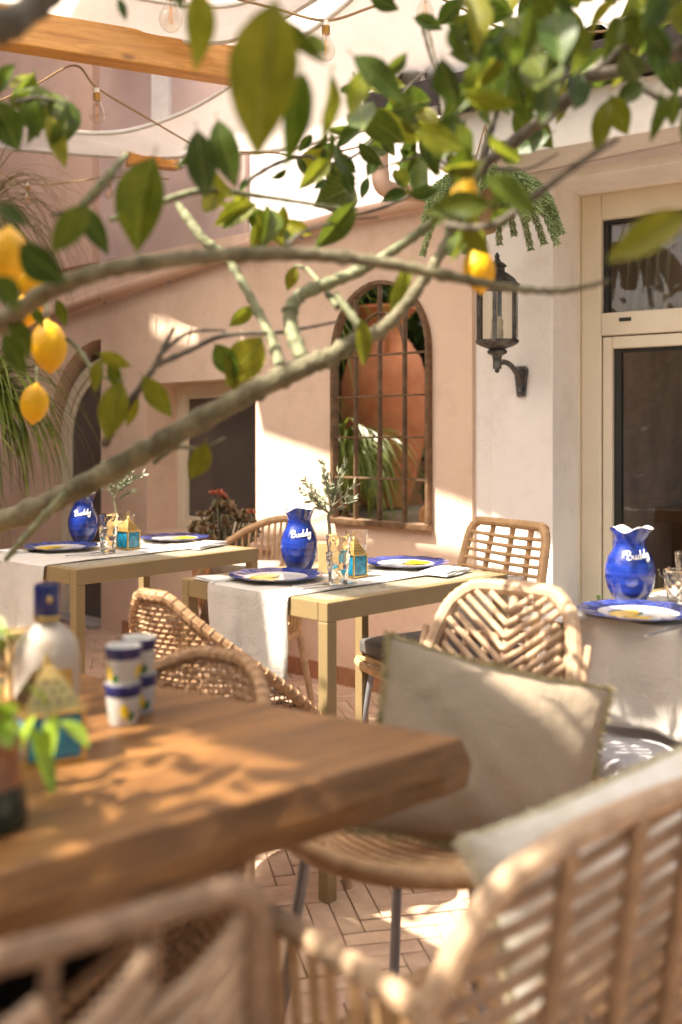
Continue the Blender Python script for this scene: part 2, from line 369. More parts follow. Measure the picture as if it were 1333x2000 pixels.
# herringbone tiles, 5.5 x 22 cm
TW, TL = .056, .224
def tile_mesh():
    b = MB(); e = .0022
    hx, hy = TL/2-e, TW/2-e
    b.box((0,0,0), (hx, hy, .006)); me = mesh(b, M_TERRA, False, 'tile'); return me
tm = tile_mesh(); tiles = []
ang0 = math.radians(12); ca, sa = math.cos(ang0), math.sin(ang0)
for i in range(-140, 140):
    for j in range(-36, 36):
        # classic 4:1 herringbone lattice
        x = i*TW + j*TL*1.0; y = i*TW - j*TL*1.0
        for k, (ox, oy, rot) in enumerate(((TL/2, TW/2, 0), (TW/2, TW+TL/2, 90))):
            X = (x+ox); Y = (y+oy)
            a = X*ca-Y*sa+.1; c = X*sa+Y*ca+2.4
            if -3.4 < a < 3.0 and .2 < c < 6.6: tiles.append((a, c, math.radians(rot)+ang0))
def vis(t):
    x, y, r = t
    if y < 1.6: return 9e9
    px = CX+x/y*FPX; py = HORZ+CAMZ/y*FPX
    if 480 < px < 900 and 1640 < py < 1880: return 0+abs(px-680)/1000
    if 560 < px < 760 and 1330 < py < 1420: return 1+abs(px-650)/1000
    if 160 < px < 280 and 1240 < py < 1400: return 2
    return 10+abs(px-680)/100
tiles.sort(key=vis); rest = MB()
for n_, (x, y, r) in enumerate(tiles):
    dz = random.uniform(-.0012, .0012)
    if n_ < 300:
        o = link('floor_tile', tm, floor); o.matrix_local = Matrix.Translation((x, y, -.004+dz)) @ Matrix.Rotation(r, 4, 'Z')
    else:
        R = Matrix.Rotation(r, 3, 'Z'); rest.box((x, y, -.004+dz), (TL/2-.0022, TW/2-.0022, .006), R)
part('floor_tiles', rest, M_TERRA, floor, False, kind='stuff')

# ------------------------------------------------------------------ pink courtyard wall (W1)
W0 = Vector((.09, 4.6, 0)); L1 = Vector((-.73, .68, 0)).normalized(); N1 = Vector((-.68, -.73, 0)).normalized()
def W(u, z, off=0): return W0+L1*u+N1*off+Vector((0, 0, z))
def uW(px, off=0):
    r = (px-CX)/FPX; b = W0+N1*off
    return (b.x-r*b.y)/(r*L1.y-L1.x)
def zW(px, py, off=0): p = W(uW(px, off), 0, off); return CAMZ-(py-HORZ)/FPX*p.y
M1 = Matrix((L1.to_4d()*0, L1.to_4d()*0, L1.to_4d()*0, L1.to_4d()*0))
def uzprism(poly, off0, off1):            # polygon in the wall's own (along, up) plane, extruded between two offsets
    n = len(poly); vs = [W(u, z, off1) for u, z in poly]+[W(u, z, off0) for u, z in poly]
    b = MB(); return b.add(vs, [tuple(range(n)), tuple(range(2*n-1, n-1, -1))]+[(i, n+i, n+(i+1)%n, (i+1)%n) for i in range(n)])
pw = thing('courtyard_wall', 'pink plastered courtyard wall with recessed window and arched glass door', 'wall', W(0, 0))
uR, uA, uB, uC = -.628, uW(500), uW(288), uW(198)
uD = uC+.60; ZT = 2.22; zb = .62; zt = 1.47; TH = -.40
wl = MB()
def addp(poly, o0=TH, o1=0.):
    q = uzprism(poly, o0, o1); wl.add(q.v, q.f)
addp([(uR,0),(uA,0),(uA,ZT),(uR,ZT)])
addp([(uA,0),(uB,0),(uB,zb),(uA,zb)]); addp([(uA,zt),(uB,zt),(uB,ZT),(uA,ZT)])
addp([(uB,0),(uC,0),(uC,ZT),(uB,ZT)])
arc = [(uC+.60*math.sin(a), 1.16+.60*math.cos(a)) for a in [math.pi/2*k/14 for k in range(15)]]
for k in range(14):
    (a0,z0),(a1,z1) = arc[k], arc[k+1]; addp([(a0,z0),(a1,z1),(a1,ZT),(a0,ZT)])
addp([(uD,0),(5.0,0),(5.0,ZT),(uD,ZT)])
part('wall', wl, M_PINK, pw, False, world=True)
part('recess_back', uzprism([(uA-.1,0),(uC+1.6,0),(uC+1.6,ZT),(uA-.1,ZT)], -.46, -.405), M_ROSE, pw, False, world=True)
# upper storey: lit lilac white right, shade put into the middle colour, rose left
part('upper_wall', uzprism([(-3.2,ZT),(uW(478),ZT),(uW(478),5.0),(-3.2,5.0)], -.40, -.03), M_UPPER, pw, False, world=True)
part('upper_wall', uzprism([(uW(478),ZT),(uC+.02,ZT),(uC+.02,5.0),(uW(478),5.0)], -.40, -.0), mat('shaded_lilac_plaster', (.50,.37,.33), .9, .06, 2, .2, 60, col2=(.56,.42,.38)), pw, False, world=True)
part('upper_wall', uzprism([(uC+.02,ZT),(6,ZT),(6,5.0),(uC+.02,5.0)], -.40, .05), M_ROSE, pw, False, world=True)
# upper window surround catching sun
part('upper_window_surround', uzprism([(1.42,2.95),(1.58,2.95),(1.58,4.0),(1.42,4.0)], -.03, .02), M_WHITE, pw, False, world=True)
# skirting tiles
for k in range(11):
    a = uR+.01+k*.25
    if a+.24 > uC: break
    part('skirting_tile', uzprism([(a,-.01),(a+.246,-.01),(a+.246,.085),(a,.085)], .0, .014), M_SKIRT, pw, False, .003, True)
# square window in the recess
wn = MB(); d0 = -.21; fw = .062
ua, ub = uA-.12, uB
for poly in ([(ub,zb),(ub-fw,zb),(ub-fw,zt),(ub,zt)], [(ua,zb),(ua+fw,zb),(ua+fw,zt),(ua,zt)], [(ua+fw,zt-fw),(ub-fw,zt-fw),(ub-fw,zt),(ua+fw,zt)], [(ua+fw,zb),(ub-fw,zb),(ub-fw,zb+fw),(ua+fw,zb+fw)]):
    q = uzprism(poly, d0-.06, d0); wn.add(q.v, q.f)
wo = part('window', wn, M_CREAM, pw, False, .006, True)
wi = MB(); f2 = .02
for poly in ([(ub-fw,zb+fw),(ub-fw-f2,zb+fw),(ub-fw-f2,zt-fw),(ub-fw,zt-fw)], [(ua+fw,zt-fw-f2),(ub-fw-f2,zt-fw-f2),(ub-fw-f2,zt-fw),(ua+fw,zt-fw)], [(ua+fw,zb+fw),(ub-fw-f2,zb+fw),(ub-fw-f2,zb+fw+f2),(ua+fw,zb+fw+f2)]):
    q = uzprism(poly, d0-.04, d0-.012); wi.add(q.v, q.f)
part('sash', wi, M_CREAM, wo, False, .003, True)
part('pane', uzprism([(ua+fw,zb+fw),(ub-fw-f2,zb+fw),(ub-fw-f2,zt-fw),(ua+fw,zt-fw)], d0-.05, d0-.03), M_DGLASS, wo, False, world=True)
part('window_sill', uzprism([(ua,zb-.03),(ub,zb-.03),(ub,zb+.004),(ua,zb+.004)], d0+.001, .03), M_PINK, pw, False, .004, True)
# arched glass door inside the quarter-arch recess
dd = -.08; RO, RI, RG = .54, .475, .43
def ring(r0, r1, o0, o1, n=18):
    b = MB(); cu, cz = uC+.05, 1.12
    pts0 = [(cu-.3, cz+r0)]+[(cu+r0*math.sin(a), cz+r0*math.cos(a)) for a in [math.pi/2*k/n for k in range(n+1)]]+[(cu+r0, .0)]
    pts1 = [(cu-.3, cz+r1)]+[(cu+r1*math.sin(a), cz+r1*math.cos(a)) for a in [math.pi/2*k/n for k in range(n+1)]]+[(cu+r1, .0)]
    for k in range(len(pts0)-1):
        q = uzprism([pts0[k], pts0[k+1], pts1[k+1], pts1[k]], o0, o1); b.add(q.v, q.f)
    return b, pts1
b, _ = ring(RO, RI, dd-.05, dd); ad = part('arched_door', b, M_CREAM, pw, False, 0, True)
b, inn = ring(RI-.004, RG, dd-.045, dd-.012); part('door_leaf', b, M_CREAM, ad, False, 0, True)
part('pane', uzprism(list(reversed(inn))+[(uC-.32, 0)] if False else [(uC-.25,.02)]+list(inn), dd-.04, dd-.025), M_DGLASS, ad, False, world=True)
b = uzprism([(uC+.001, -.005), (uD, -.005), (uD, .03), (uC+.001, .03)], -.40, .06); part('threshold', b, mat('threshold_stone', (.33,.29,.26), .8, .15, 12, .2, 60), pw, False, .006, True)

# painted pipe along the wall
pp = cat([(*W(uW(x, .05), zW(x, y, .05), .05),) for x, y in ((842,392),(700,418),(590,447),(430,500),(300,546),(200,578),(120,606),(40,636))], 5)
pipe = tag(part('drain_pipe', MB().tube(pp, .033, 14), M_PINKPIPE), 'pink painted drain pipe running along the top of the pink wall', 'pipe')
for u_ in (590, 330, 205):
    c = W(uW(u_, .05), zW(u_, interp([40,120,200,300,430,590,700,842], [636,606,578,546,500,447,418,392], u_), .05), .05)
    part('pipe_clip', MB().tube([c+L1*.012, c-L1*.012], .037, 14), M_PINKPIPE, pipe)
    part('screw', MB().ball(c+Vector((0,0,-.045)), .009, 8, 5), M_STEEL, pipe)

# ------------------------------------------------------------------ white house on the right (W2)
E0 = Vector((.552, 4.17, 0)); R2 = Vector((.83, -.56, 0)).normalized(); N2 = Vector((-.56, -.83, 0)).normalized()
def V(t, z, off=0): return E0+R2*t+N2*off+Vector((0, 0, z))
def tV(px, off=0):
    r = (px-CX)/FPX; b = E0+N2*off; return (r*b.y-b.x)/(R2.x-r*R2.y)
def zV(px, py, off=0): p = V(tV(px, off), 0, off); return CAMZ-(py-HORZ)/FPX*p.y
def tzprism(poly, off0, off1):
    n = len(poly); vs = [V(u, z, off1) for u, z in poly]+[V(u, z, off0) for u, z in poly]
    b = MB(); return b.add(vs, [tuple(range(n-1,-1,-1)), tuple(range(n, 2*n))]+[(i, (i+1)%n, n+(i+1)%n, n+i) for i in range(n)])
hs = thing('white_house', 'white plastered house front with cream window, eave and gutter', 'house', V(.2, 0))
tj = tV(1080); RD = -.31; ZH = zV(1140, 384, RD); ZE = 2.30; SILL = .42
t1 = 3.2
b = MB()
for poly, o0 in (([(.085,0),(tj,0),(tj,ZE+.1),(.085,ZE+.1)], -.45), ([(tj,ZH),(t1,ZH),(t1,ZE+.1),(tj,ZE+.1)], -.45), ([(tj,0),(t1,0),(t1,SILL),(tj,SILL)], -.45), ([(-.0,0),(.085,0),(.085,ZE+.1),(0,ZE+.1)], -.45)):
    q = tzprism(poly, o0, 0. if poly[0][0] > .01 else -.022); b.add(q.v, q.f)
part('wall', b, M_WHITE, hs, False, .004, True)
# window
tw = tV(1137, RD)
def rect(a, c, z0, z1, o0, o1, b):
    q = tzprism([(a,z0),(c,z0),(c,z1),(a,z1)], o0, o1); b.add(q.v, q.f)
o = RD
b = MB(); rect(tj-.0, t1, SILL, ZH, RD-.1, RD-.085, MB())
zu1 = zV(1180, 430, o); zu0 = zV(1180, 612, o); zl1 = zV(1197, 681, o)
a0 = tw; a1 = tV(1176, o); a2 = tV(1196, o)
rect(a0, a1, SILL, ZH, o-.07, o+.012, b); rect(a1, t1, zu1, ZH, o-.07, o+.012, b); rect(a1, t1, zl1+.055, zu0, o-.07, o+.012, b)
wo = part('window', b, M_CREAM, hs, False, .006, True)
b = MB(); rect(tw-.03, tw, SILL, ZH, o-.05, o+.03, b); rect(tw-.03, t1, ZH-.002, ZH+.02, o-.05, o+.03, b); part('outer_moulding', b, M_CREAM, wo, False, .006, True)
b = MB(); rect(a1+.004, a2, SILL, zl1+.05, o-.06, o+.002, b); rect(a2, t1, zl1, zl1+.05, o-.06, o+.002, b); part('sash', b, M_CREAM, wo, False, .005, True)
b = MB(); rect(a1, a1+.022, zu0, zu1, o-.05, o-.02, b); rect(a1+.022, t1, zu1-.012, zu1, o-.05, o-.02, b); rect(a2, a2+.03, SILL, zl1, o-.055, o-.025, b); rect(a2+.03, t1, zl1-.014, zl1, o-.055, o-.025, b)
part('gasket', b, mat('black_rubber', (.015,.014,.013), .5, .1, 20), wo, False, 0, True)
b = MB(); rect(a1+.022, t1, zu0, zu1-.012, o-.045, o-.040, b); part('pane', b, M_PANE, wo, False, 0, True)
b = MB(); rect(a2+.03, t1, SILL, zl1-.014, o-.050, o-.045, b); part('pane', b, M_PANE, wo, False, 0, True)
b = MB(); rect(tV(1212,o), tV(1235,o), zV(1220,628,o), zV(1220,621,o), o+.012, o+.016, b); part('drain_slot', b, mat('black_rubber'), wo, False, 0, True)
b = MB(); rect(tj, t1, SILL-.04, SILL+.003, o+.013, .04, b); part('window_sill', b, M_WHITE, hs, False, .006, True)
# room behind the panes
b = MB(); rect(tj, t1+1, -.0, ZH+.3, -3.3, -3.2, b); rect(tj-.02, tj+.02, 0, ZH+.3, -3.2, RD-.15, b); rect(tj, t1+1, ZH+.22, ZH+.3, -3.2, RD-.15, b); rect(tj, t1+1, -.02, .01, -3.2, RD-.15, b)
part('room', b, M_ROOM, hs, False, 0, True)
def curtain(ta, tb, z0, z1, off, tilt=0):
    def f(u, v):
        t = lerp(ta, tb, u); s = math.sin(u*math.pi*9)*.022
        return V(t+tilt*(1-v), lerp(z0, z1, v), off+s)
    return MB().grid(f, 60, 8)
cur = part('curtain', curtain(tV(1235,-.6), tV(1320,-.6), 1.55, 2.2, -.6, -.05), M_CURT, hs, True, world=True)
part('curtain', curtain(tV(1350,-.7)-.1, tV(1420,-.7)+.2, 1.5, 2.2, -.68, .2), M_CURT, hs, True, world=True)
b = MB(); rect(tV(1180,-1.4), 3, zV(1250,1000,-1.4)-.04, zV(1250,990,-1.4), -2.0, -1.3, b); rect(tV(1230,-1.7), 3, .1, .78, -1.9, -1.6, b)
part('indoor_table', b, mat('indoor_wood', (.20,.12,.07), .35, .2, 9), hs, False, .004, True)
b = MB(); rect(tV(1192,-1.4), tV(1250,-1.4), zV(1250,990,-1.4)+.002, zV(1250,990,-1.4)+.02, -1.55, -1.35, b)
part('indoor_napkin', b, M_NAPK, hs, False, .004, True)
# eave: sloped soffit, fascia, gutter, roof tiles
b = MB(); zf0 = zV(992, 305, .28); zf1 = zf0+.20
rect(-.02, t1, zf0, zf1, -.2, .28, b); part('eave', b, M_WHITE, hs, False, .006, True)
gz = zf1+.005
def gut(t0, t1_):
    b = MB(); sec = [(.30, .09), (.285, .0), (.40, .0), (.42, .10), (.412, .10), (.395, .008), (.295, .008), (.305, .09)]
    vs = [V(t0, gz+z, o_) for o_, z in sec]+[V(t1_, gz+z, o_) for o_, z in sec]; n = len(sec)
    b.add(vs, [(i, (i+1)%n, n+(i+1)%n, n+i) for i in range(n)]+[tuple(range(n-1,-1,-1)), tuple(range(n,2*n))]); return b
gu = part('gutter', gut(-.28, t1), M_GUTTER, hs, False, .002, True)
for k in range(6): 
    c = .1+k*.5; b = MB(); rect(c, c+.025, gz-.004, gz+.104, .28, .425, b); part('gutter_bracket', b, M_GUTTER, gu, False, 0, True)
dsp = part('downspout', MB().tube(cat([V(-.24, gz+.01, .35), V(-.24, gz-.06, .35), V(-.24, gz-.12, .35)], 4), .035, 12), M_GUTTER, hs, True, world=True)
e1 = W(uW(835,.05), zW(835,392,.05), .05)
part('downpipe', MB().tube(cat([V(-.24, gz-.10, .35), V(-.24, gz-.2, .35), V(-.22, gz-.27, .32), e1+Vector((.02,-.03,.02)), e1], 6), .036, 14), M_PINKPIPE, hs, True, world=True)
for k in range(26):                       # barrel roof tiles
    c = -.1+k*.125
    for row in range(4):
        pts = [V(c, gz+.12+row*.13, .36-row*.34), V(c, gz+.12+row*.13+.15, .36-row*.34-.40)]
        b = MB(); vs = []; 
        for p, rr in zip(pts, (.075, .06)):
            for j in range(7):
                a = math.pi*j/6; vs.append(p+R2*(-math.cos(a)*rr)+Vector((0,0,math.sin(a)*rr)))
            for j in range(7):
                a = math.pi*(6-j)/6; vs.append(p+R2*(-math.cos(a)*(rr-.012))+Vector((0,0,math.sin(a)*(rr-.012))))
        b.add(vs, [(i, (i+1)%14, 14+(i+1)%14, 14+i) for i in range(14)]+[tuple(range(13,-1,-1)), tuple(range(14,28))])
        part('roof_tile', b, M_ROOF, hs, False, 0, True)
b = MB(); vs = [V(-.2,gz+.06,.3),V(t1,gz+.06,.3),V(t1,gz+.62,-1.1),V(-.2,gz+.62,-1.1)]; b.add(vs+[v-Vector((0,0,.04)) for v in vs], [(0,1,2,3),(7,6,5,4),(0,4,5,1),(1,5,6,2),(2,6,7,3),(3,7,4,0)])
part('roof_deck', b, M_GUTTER, hs, False, 0, True)

# ------------------------------------------------------------------ pergola beams and shade sails
def beam(name, label, A, B, wdt, hgt, z0):
    A = Vector((A[0], A[1], 0)); B = Vector((B[0], B[1], 0)); d = (B-A); rz = math.atan2(d.y, d.x)
    t = thing(name, label, 'beam', (A.x, A.y, z0), rz); b = MB(); b.box((d.length/2, 0, hgt/2), (d.length/2, wdt/2, hgt/2))
    part('timber', b, M_BEAM, t, False, .006)
    b = MB(); b.box((d.length+.012, 0, hgt/2), (.012, wdt/2+.006, hgt/2-.01)); part('steel_bracket', b, M_CUT, t, False, .002)
    for k in (-1, 1):
        for j in range(4): part('bolt', MB().ball((d.length-.03+.012, k*(wdt/2+.003), .02+j*(hgt-.04)/3), .006, 8, 4), M_STEEL, t)
    return t
dB = Vector((.85, .39, 0)).normalized()
Bs = Vector((-1.287, 3.75, 0)); beam('pergola_beam', 'long knotty orange pine beam crossing the top left', Bs-dB*1.6, Bs+dB*1.0, .10, .136, 2.635)
beam('pergola_beam', 'short orange beam end showing below the hanging sail', (-1.12, 5.187), (-.865, 5.28), .085, .10, 2.58)
def resample(pts, n):
    pts = [Vector(p) for p in pts]; L = [0]
    for a, b_ in zip(pts, pts[1:]): L.append(L[-1]+(b_-a).length)
    out = []
    for i in range(n+1):
        s = L[-1]*i/n; k = max(0, min(len(pts)-2, int(np.searchsorted(L, s, 'right')-1)))
        out.append(pts[k].lerp(pts[k+1], (s-L[k])/max(1e-9, L[k+1]-L[k])))
    return out
def sail(label, near, far, sag, hem=True):
    nu, nv = 40, 12; A = resample(cat(near, 6), nu); B = resample(cat(far, 6), nu)
    def f(u, v):
        i = min(nu, int(round(u*nu))); p = A[i].lerp(B[i], v)
        return p+Vector((0, 0, -sag*4*v*(1-v)+.012*math.sin(u*19+v*5)*math.sin(v*3.1)))
    c = A[nu//2].lerp(B[nu//2], .5)
    t = thing('shade_sail', label, 'shade sail', c, 0, 'cream shade sails over the tables')
    part('cloth', MB().grid(f, nu, nv), M_SAIL, t, True, world=True)
    if hem:
        part('hem', MB().tube([a+Vector((0,0,-.004)) for a in A], .011, 6), M_OFFW, t, True, world=True)
        part('hem', MB().tube([a+Vector((0,0,-.004)) for a in B], .011, 6), M_OFFW, t, True, world=True)
    return t
sail('cream sail with curved hem hanging in front of the pink wall',
     [P(20,215,5.4), P(110,250,5.1), P(230,257,4.9), P(350,222,4.7), P(455,163,4.45), P(560,90,4.15), P(660,20,3.85), P(800,-110,3.4)],
     [P(-30,285,5.75), P(150,300,5.5), P(300,306,5.25), P(430,300,4.95), P(560,289,4.65), P(700,255,4.35), P(850,208,4.05), P(960,150,3.75)], .03)
C_far = [P(-160,-25,3.65), P(0,5,3.85), P(150,40,3.95), P(260,64,4.0), P(370,80,4.0), P(450,78,3.95), P(530,45,3.8), P(640,-20,3.55), P(760,-110,3.25)]
C_near = [p+Vector((.05,-.22,.05)) for p in C_far]
sail('cream sail lying on top of the long pine beam', C_near, C_far, .03)
def floorline(s, a):     # point in plan: s across towards the camera, a along the wall
    return Vector((0,0,0))+N1*s+L1*a
def sailplan(label, s0, s1, a0, a1, z, sag=.08, skew=0):
    near = [floorline(s1+skew*k, lerp(a0, a1, k/4))+Vector((0,0,z)) for k in range(5)]
    far = [floorline(s0+skew*k*.3, lerp(a0, a1, k/4))+Vector((0,0,z)) for k in range(5)]
    return sail(label, near, far, sag)
ZF = 3.73  # unseen upper sails are added at this height to gate the sun
def sailquad(label, near, far, sag=.03):   # plan corners as (across, along) in the courtyard wall's own directions
    f = lambda q: [floorline(s_, a_)+Vector((0,0,ZF)) for s_, a_ in q]
    return sail(label, f(near), f(far), sag)
sailquad('added unseen sail nearest the pink wall, shaping its sun strip', [(-1.02,-.5),(-1.20,1.6),(-1.36,2.95),(-1.44,3.4),(-1.63,4.45)], [(-2.3,-.5),(-2.3,1.6),(-2.3,2.95),(-2.3,3.4),(-2.3,4.45)])
sailplan('added unseen sail at the far left corner, shading the upper wall', -3.75, -2.36, 4.40, 5.05, ZF, .03)
sailquad('added unseen wide sail, shading the dining tables', [(-.45,-.5),(-.45,2),(-.45,3.5),(-.45,5.2)], [(-.9,-.5),(-1.12,2),(-1.25,3.5),(-1.25,5.2)])
sailplan('added unseen narrow sail, part shading the middle table', .0, .22, -.5, 5.2, ZF, .02)
sailplan('added unseen sail, shading the left table', .23, .60, 2.78, 5.2, ZF, .03)
sailquad('added unseen sail, shading the beige pillow', [(1.24,-.5),(1.24,1.2),(1.24,2.2),(1.24,2.7),(1.24,5.2)], [(.66,-.5),(.66,1.2),(.68,2.05),(.88,2.6),(.90,5.2)])

sailplan('added unseen wide sail behind the camera, shading the floor there', 1.85, 4.2, -3.0, 4.0, ZF, .06)  # added out of view to cut floor bounce and deepen foreground contrast
# ------------------------------------------------------------------ garden at the left (seen in the mirror)
t = thing('terracotta_urn', 'big terracotta urn on a stone block, reflected in the arched mirror', 'urn', (-2.62, 4.16, .64))
prof = [(.13,0),(.17,.02),(.22,.18),(.29,.45),(.325,.72),(.32,.92),(.27,1.10),(.19,1.22),(.15,1.27),(.15,1.36),(.20,1.43),(.235,1.455),(.235,1.475),(.21,1.475),(.14,1.40),(.13,1.28),(.10,1.2)]
part('vessel', MB().lathe(prof, 48), M_URN, t)
for s in (-1, 1):
    part('handle', MB().tube(cat([(s*.14,0,1.33),(s*.26,0,1.36),(s*.30,0,1.25),(s*.25,0,1.12)], 6), .025, 8), M_URN, t)
tag(part('stone_pedestal', MB().box((-2.62,4.16,.32),(.36,.36,.3195)), M_ROCK, None, False, .03), 'rough grey stone block under the terracotta urn', 'pedestal')
t = thing('garden_wall', 'rose garden wall at the left, behind the urn', 'wall', (-3.9, 3, 0))
part('wall', MB().box((-3.95,-.05,1.1),(.12,3.35,1.1)), M_ROSE, t, False, .01, True)
part('coping', MB().box((-3.95,-.05,2.24),(.16,3.35,.035)), M_SKIRT, t, False, .008, True)
t = thing('sun_blocker_wall', 'added unseen tall rose wall at the left, blocking sun except through a slot', 'house', (-4.3, 6, 0)); b = MB()  # unseen blocker, added; its slot cuts the sun patch on the pink wall
XW = -4.07
def onblocker(px, py):                        # where the sun ray through that point of the pink wall crosses the added sun blocker
    q = W(uW(px), zW(px, py)); k = (XW-q.x)/SUN.x; return (q.y+SUN.y*k, q.z+SUN.z*k)
cr, cl, dr, dl = onblocker(385,625), onblocker(293,612), onblocker(388,684), onblocker(296,664)
ya, yb_ = min(cr[0], dr[0]), max(cl[0], dl[0])
def yz(poly):
    n = len(poly); vs = [(XW+.03,y,z) for y,z in poly]+[(XW-.03,y,z) for y,z in poly]
    b.add(vs, [tuple(range(n)), tuple(range(2*n-1,n-1,-1))]+[(k,n+k,n+(k+1)%n,(k+1)%n) for k in range(n)])
yz([(3.48,0),(ya,0),(ya,8),(3.48,8)]); yz([(yb_,0),(9,0),(9,8),(yb_,8)])
yz([(ya,0),(yb_,0),(yb_,dl[1]),(ya,dr[1])]); yz([(ya,cr[1]),(yb_,cl[1]),(yb_,8),(ya,8)])
part('wall', b, M_ROSE, t, False, 0, True)
def leafcloud(n, fn, size, b=None):
    b = b or MB()
    for _ in range(n):
        p = Vector(fn()); a = Vector(np.random.normal(size=3)).normalized(); c = a.orthogonal().normalized(); s = size*random.uniform(.6, 1.3)
        b.add([p-a*s, p+c*s*.42, p+a*s, p-c*s*.42], [(0,1,2,3)])
    return b
hb = MB()  # tall clumps behind and right of the camera added to cut sky fill
for (x, y, z, r) in ((-3.3,3.3,1.5,(.5,.6,1.3)),(-3.35,4.9,1.6,(.45,.6,1.4)),(-3.2,1.8,1.3,(.5,.8,1.1)),(-2.9,.0,1.3,(.6,.9,1.2)),(-2.6,-1.8,1.4,(.7,.9,1.3)),(-1.0,-3.0,1.4,(1.1,.7,1.3)),(1.2,-3.2,1.4,(1.2,.7,1.3)),(-2.2,-2.8,2.4,(1.1,.7,2.2)),(0,-3.0,2.4,(1.2,.7,2.2)),(2.2,-2.6,2.4,(1.1,.8,2.2)),(3.4,-.8,2.4,(.7,1.1,2.2)),(3.5,1.0,2.4,(.6,1.0,2.2)),(-3.45,4.15,2.0,(.3,.6,.7))):
    def fn():
        v = np.random.normal(size=3); v /= np.linalg.norm(v); k = random.random()**.35*(1+.18*math.sin(v[0]*7+x)*math.sin(v[1]*5))
        return (x+v[0]*r[0]*k, y+v[1]*r[1]*k, max(.02, z+v[2]*r[2]*k))
    leafcloud(2600, fn, .07, hb)
tag(part('garden_foliage', hb, M_HEDGE, None, False), 'dense dark garden foliage seen in reflections, with unseen tall clumps added to darken the foreground', 'foliage', None, 'stuff')

# strands: ponytail plants
def strands(n, c, spread, L0, L1_, droop, w, seed=0):
    b = MB(); rr = random.Random(seed); c = Vector(c)
    for _ in range(n):
        a = rr.uniform(0, 6.283); e = rr.uniform(-.1, 1.2); L = rr.uniform(L0, L1_)
        d = Vector((math.cos(a)*math.cos(e)*spread, math.sin(a)*math.cos(e)*spread, math.sin(e)*.7)); p = c+Vector((rr.gauss(0,.03), rr.gauss(0,.03), rr.gauss(0,.03))); v = d
        pts = [p.copy()]; N = 9
        for k in range(N):
            v = (v+Vector((rr.gauss(0,.04), rr.gauss(0,.04), -droop*(.6+.8*k/N)))).normalized(); p = p+v*(L/N); pts.append(p.copy())
        side = Vector((-math.sin(a), math.cos(a), rr.uniform(-.3,.3))).normalized()
        vs = []; 
        for k, q in enumerate(pts):
            ww = w*(1-(k/N)**2)*.5+.0006; vs += [q-side*ww, q+side*ww]
        b.add(vs, [(2*k, 2*k+1, 2*k+3, 2*k+2) for k in range(N)])
    return b
t = thing('ponytail_palm', 'trailing green ponytail palm at the left edge below the lemons', 'plant', (-1.80, 5.0, 0))
part('crown', strands(420, (0,0,1.40), .75, .45, .85, .33, .013, 3), M_GRASS, t, True, kind='stuff')
part('trunk', MB().tube([(0,0,.30),(.01,0,.8),(0,0,1.42)], [.09,.05,.035], 10), M_BARK, t)
part('pot', MB().lathe([(.15,0),(.17,.02),(.21,.34),(.225,.36),(.225,.40),(.19,.40),(.18,.34),(.0,.34)], 28), M_CLAY, t)
t = thing('hanging_grass', 'straw coloured hanging grass above the ponytail palm at the left edge', 'plant', (-2.0, 5.3, 2.35))
part('strands', strands(330, (.1,-.05,0), .6, .5, 1.0, .35, .006, 5), M_STRAW, t, True, kind='stuff')
part('basket', MB().lathe([(.05,-.16),(.10,-.12),(.13,0),(.12,0),(.09,-.1),(.0,-.12)], 20), M_ROPE, t)
part('hook', MB().tube([(0,0,-.02),(0,0,.55)], .004, 6), M_STEEL, t)
t = thing('trailing_plant', 'bright green trailing plant in front of the urn, seen in the mirror', 'plant', (-2.02, 4.50, 0))
part('crown', strands(560, (0,0,1.08), .85, .4, .85, .34, .016, 9), M_GRASS, t, True, kind='stuff')
part('stem', MB().tube([(0,0,.3),(0,.01,1.03)], [.06,.03], 8), M_BARK, t)
part('pot', MB().lathe([(.14,0),(.16,.02),(.20,.34),(.21,.40),(.18,.40),(.17,.34),(.0,.34)], 24), M_CLAY, t)
t = thing('trailing_plant', 'tall trailing plant by the left rim of the mirror', 'plant', (-1.95, 4.72, 0))
part('crown', strands(170, (0,0,2.05), .6, .4, .9, .35, .010, 12), M_GRASS, t, True, kind='stuff')
part('stem', MB().tube([(0,0,.3),(0,.01,1.1),(0,0,2.06)], [.06,.04,.03], 8), M_BARK, t)
part('pot', MB().lathe([(.12,0),(.13,.02),(.16,.34),(.165,.40),(.14,.40),(.13,.34),(.0,.34)], 24), M_CLAY, t)

# ------------------------------------------------------------------ arched mirror
uM0, uM1 = uW(649,.02), uW(840,.02); zM0 = zW(760,1029,.02); zM1 = zW(740,548,.02)
hw = (uM0-uM1)/2; uc = (uM0+uM1)/2; zs = zM1-hw*1.12
mr = thing('arched_mirror', 'arched garden mirror with bronze glazing bars on the pink wall', 'mirror', W(uc, zM0))
def archpts(h, top, bot, n=20): return [(uc-h, bot), (uc-h, zs)]+[(uc-h*math.cos(a), zs+(top-zs)*math.sin(a)) for a in [math.pi*k/n for k in range(1, n)]]+[(uc+h, zs), (uc+h, bot)]
b = MB(); A = archpts(hw, zM1, zM0); Bp = archpts(hw-.017, zM1-.017, zM0+.022)
for k in range(len(A)-1):
    q = uzprism([A[k], A[k+1], Bp[k+1], Bp[k]][::-1], .004, .034); b.add(q.v, q.f)
q = uzprism([A[0], A[-1], Bp[-1], Bp[0]], .004, .036); b.add(q.v, q.f)
part('frame', b, M_BRONZE, mr, False, 0, True)
part('bottom_rail', uzprism([(uc-hw-.006,zM0-.004),(uc+hw+.006,zM0-.004),(uc+hw+.006,zM0+.024),(uc-hw-.006,zM0+.024)], .004, .044), M_BRONZE, mr, False, .003, True)
part('glass', uzprism(Bp, .006, .0125), M_MIRROR, mr, False, 0, True)
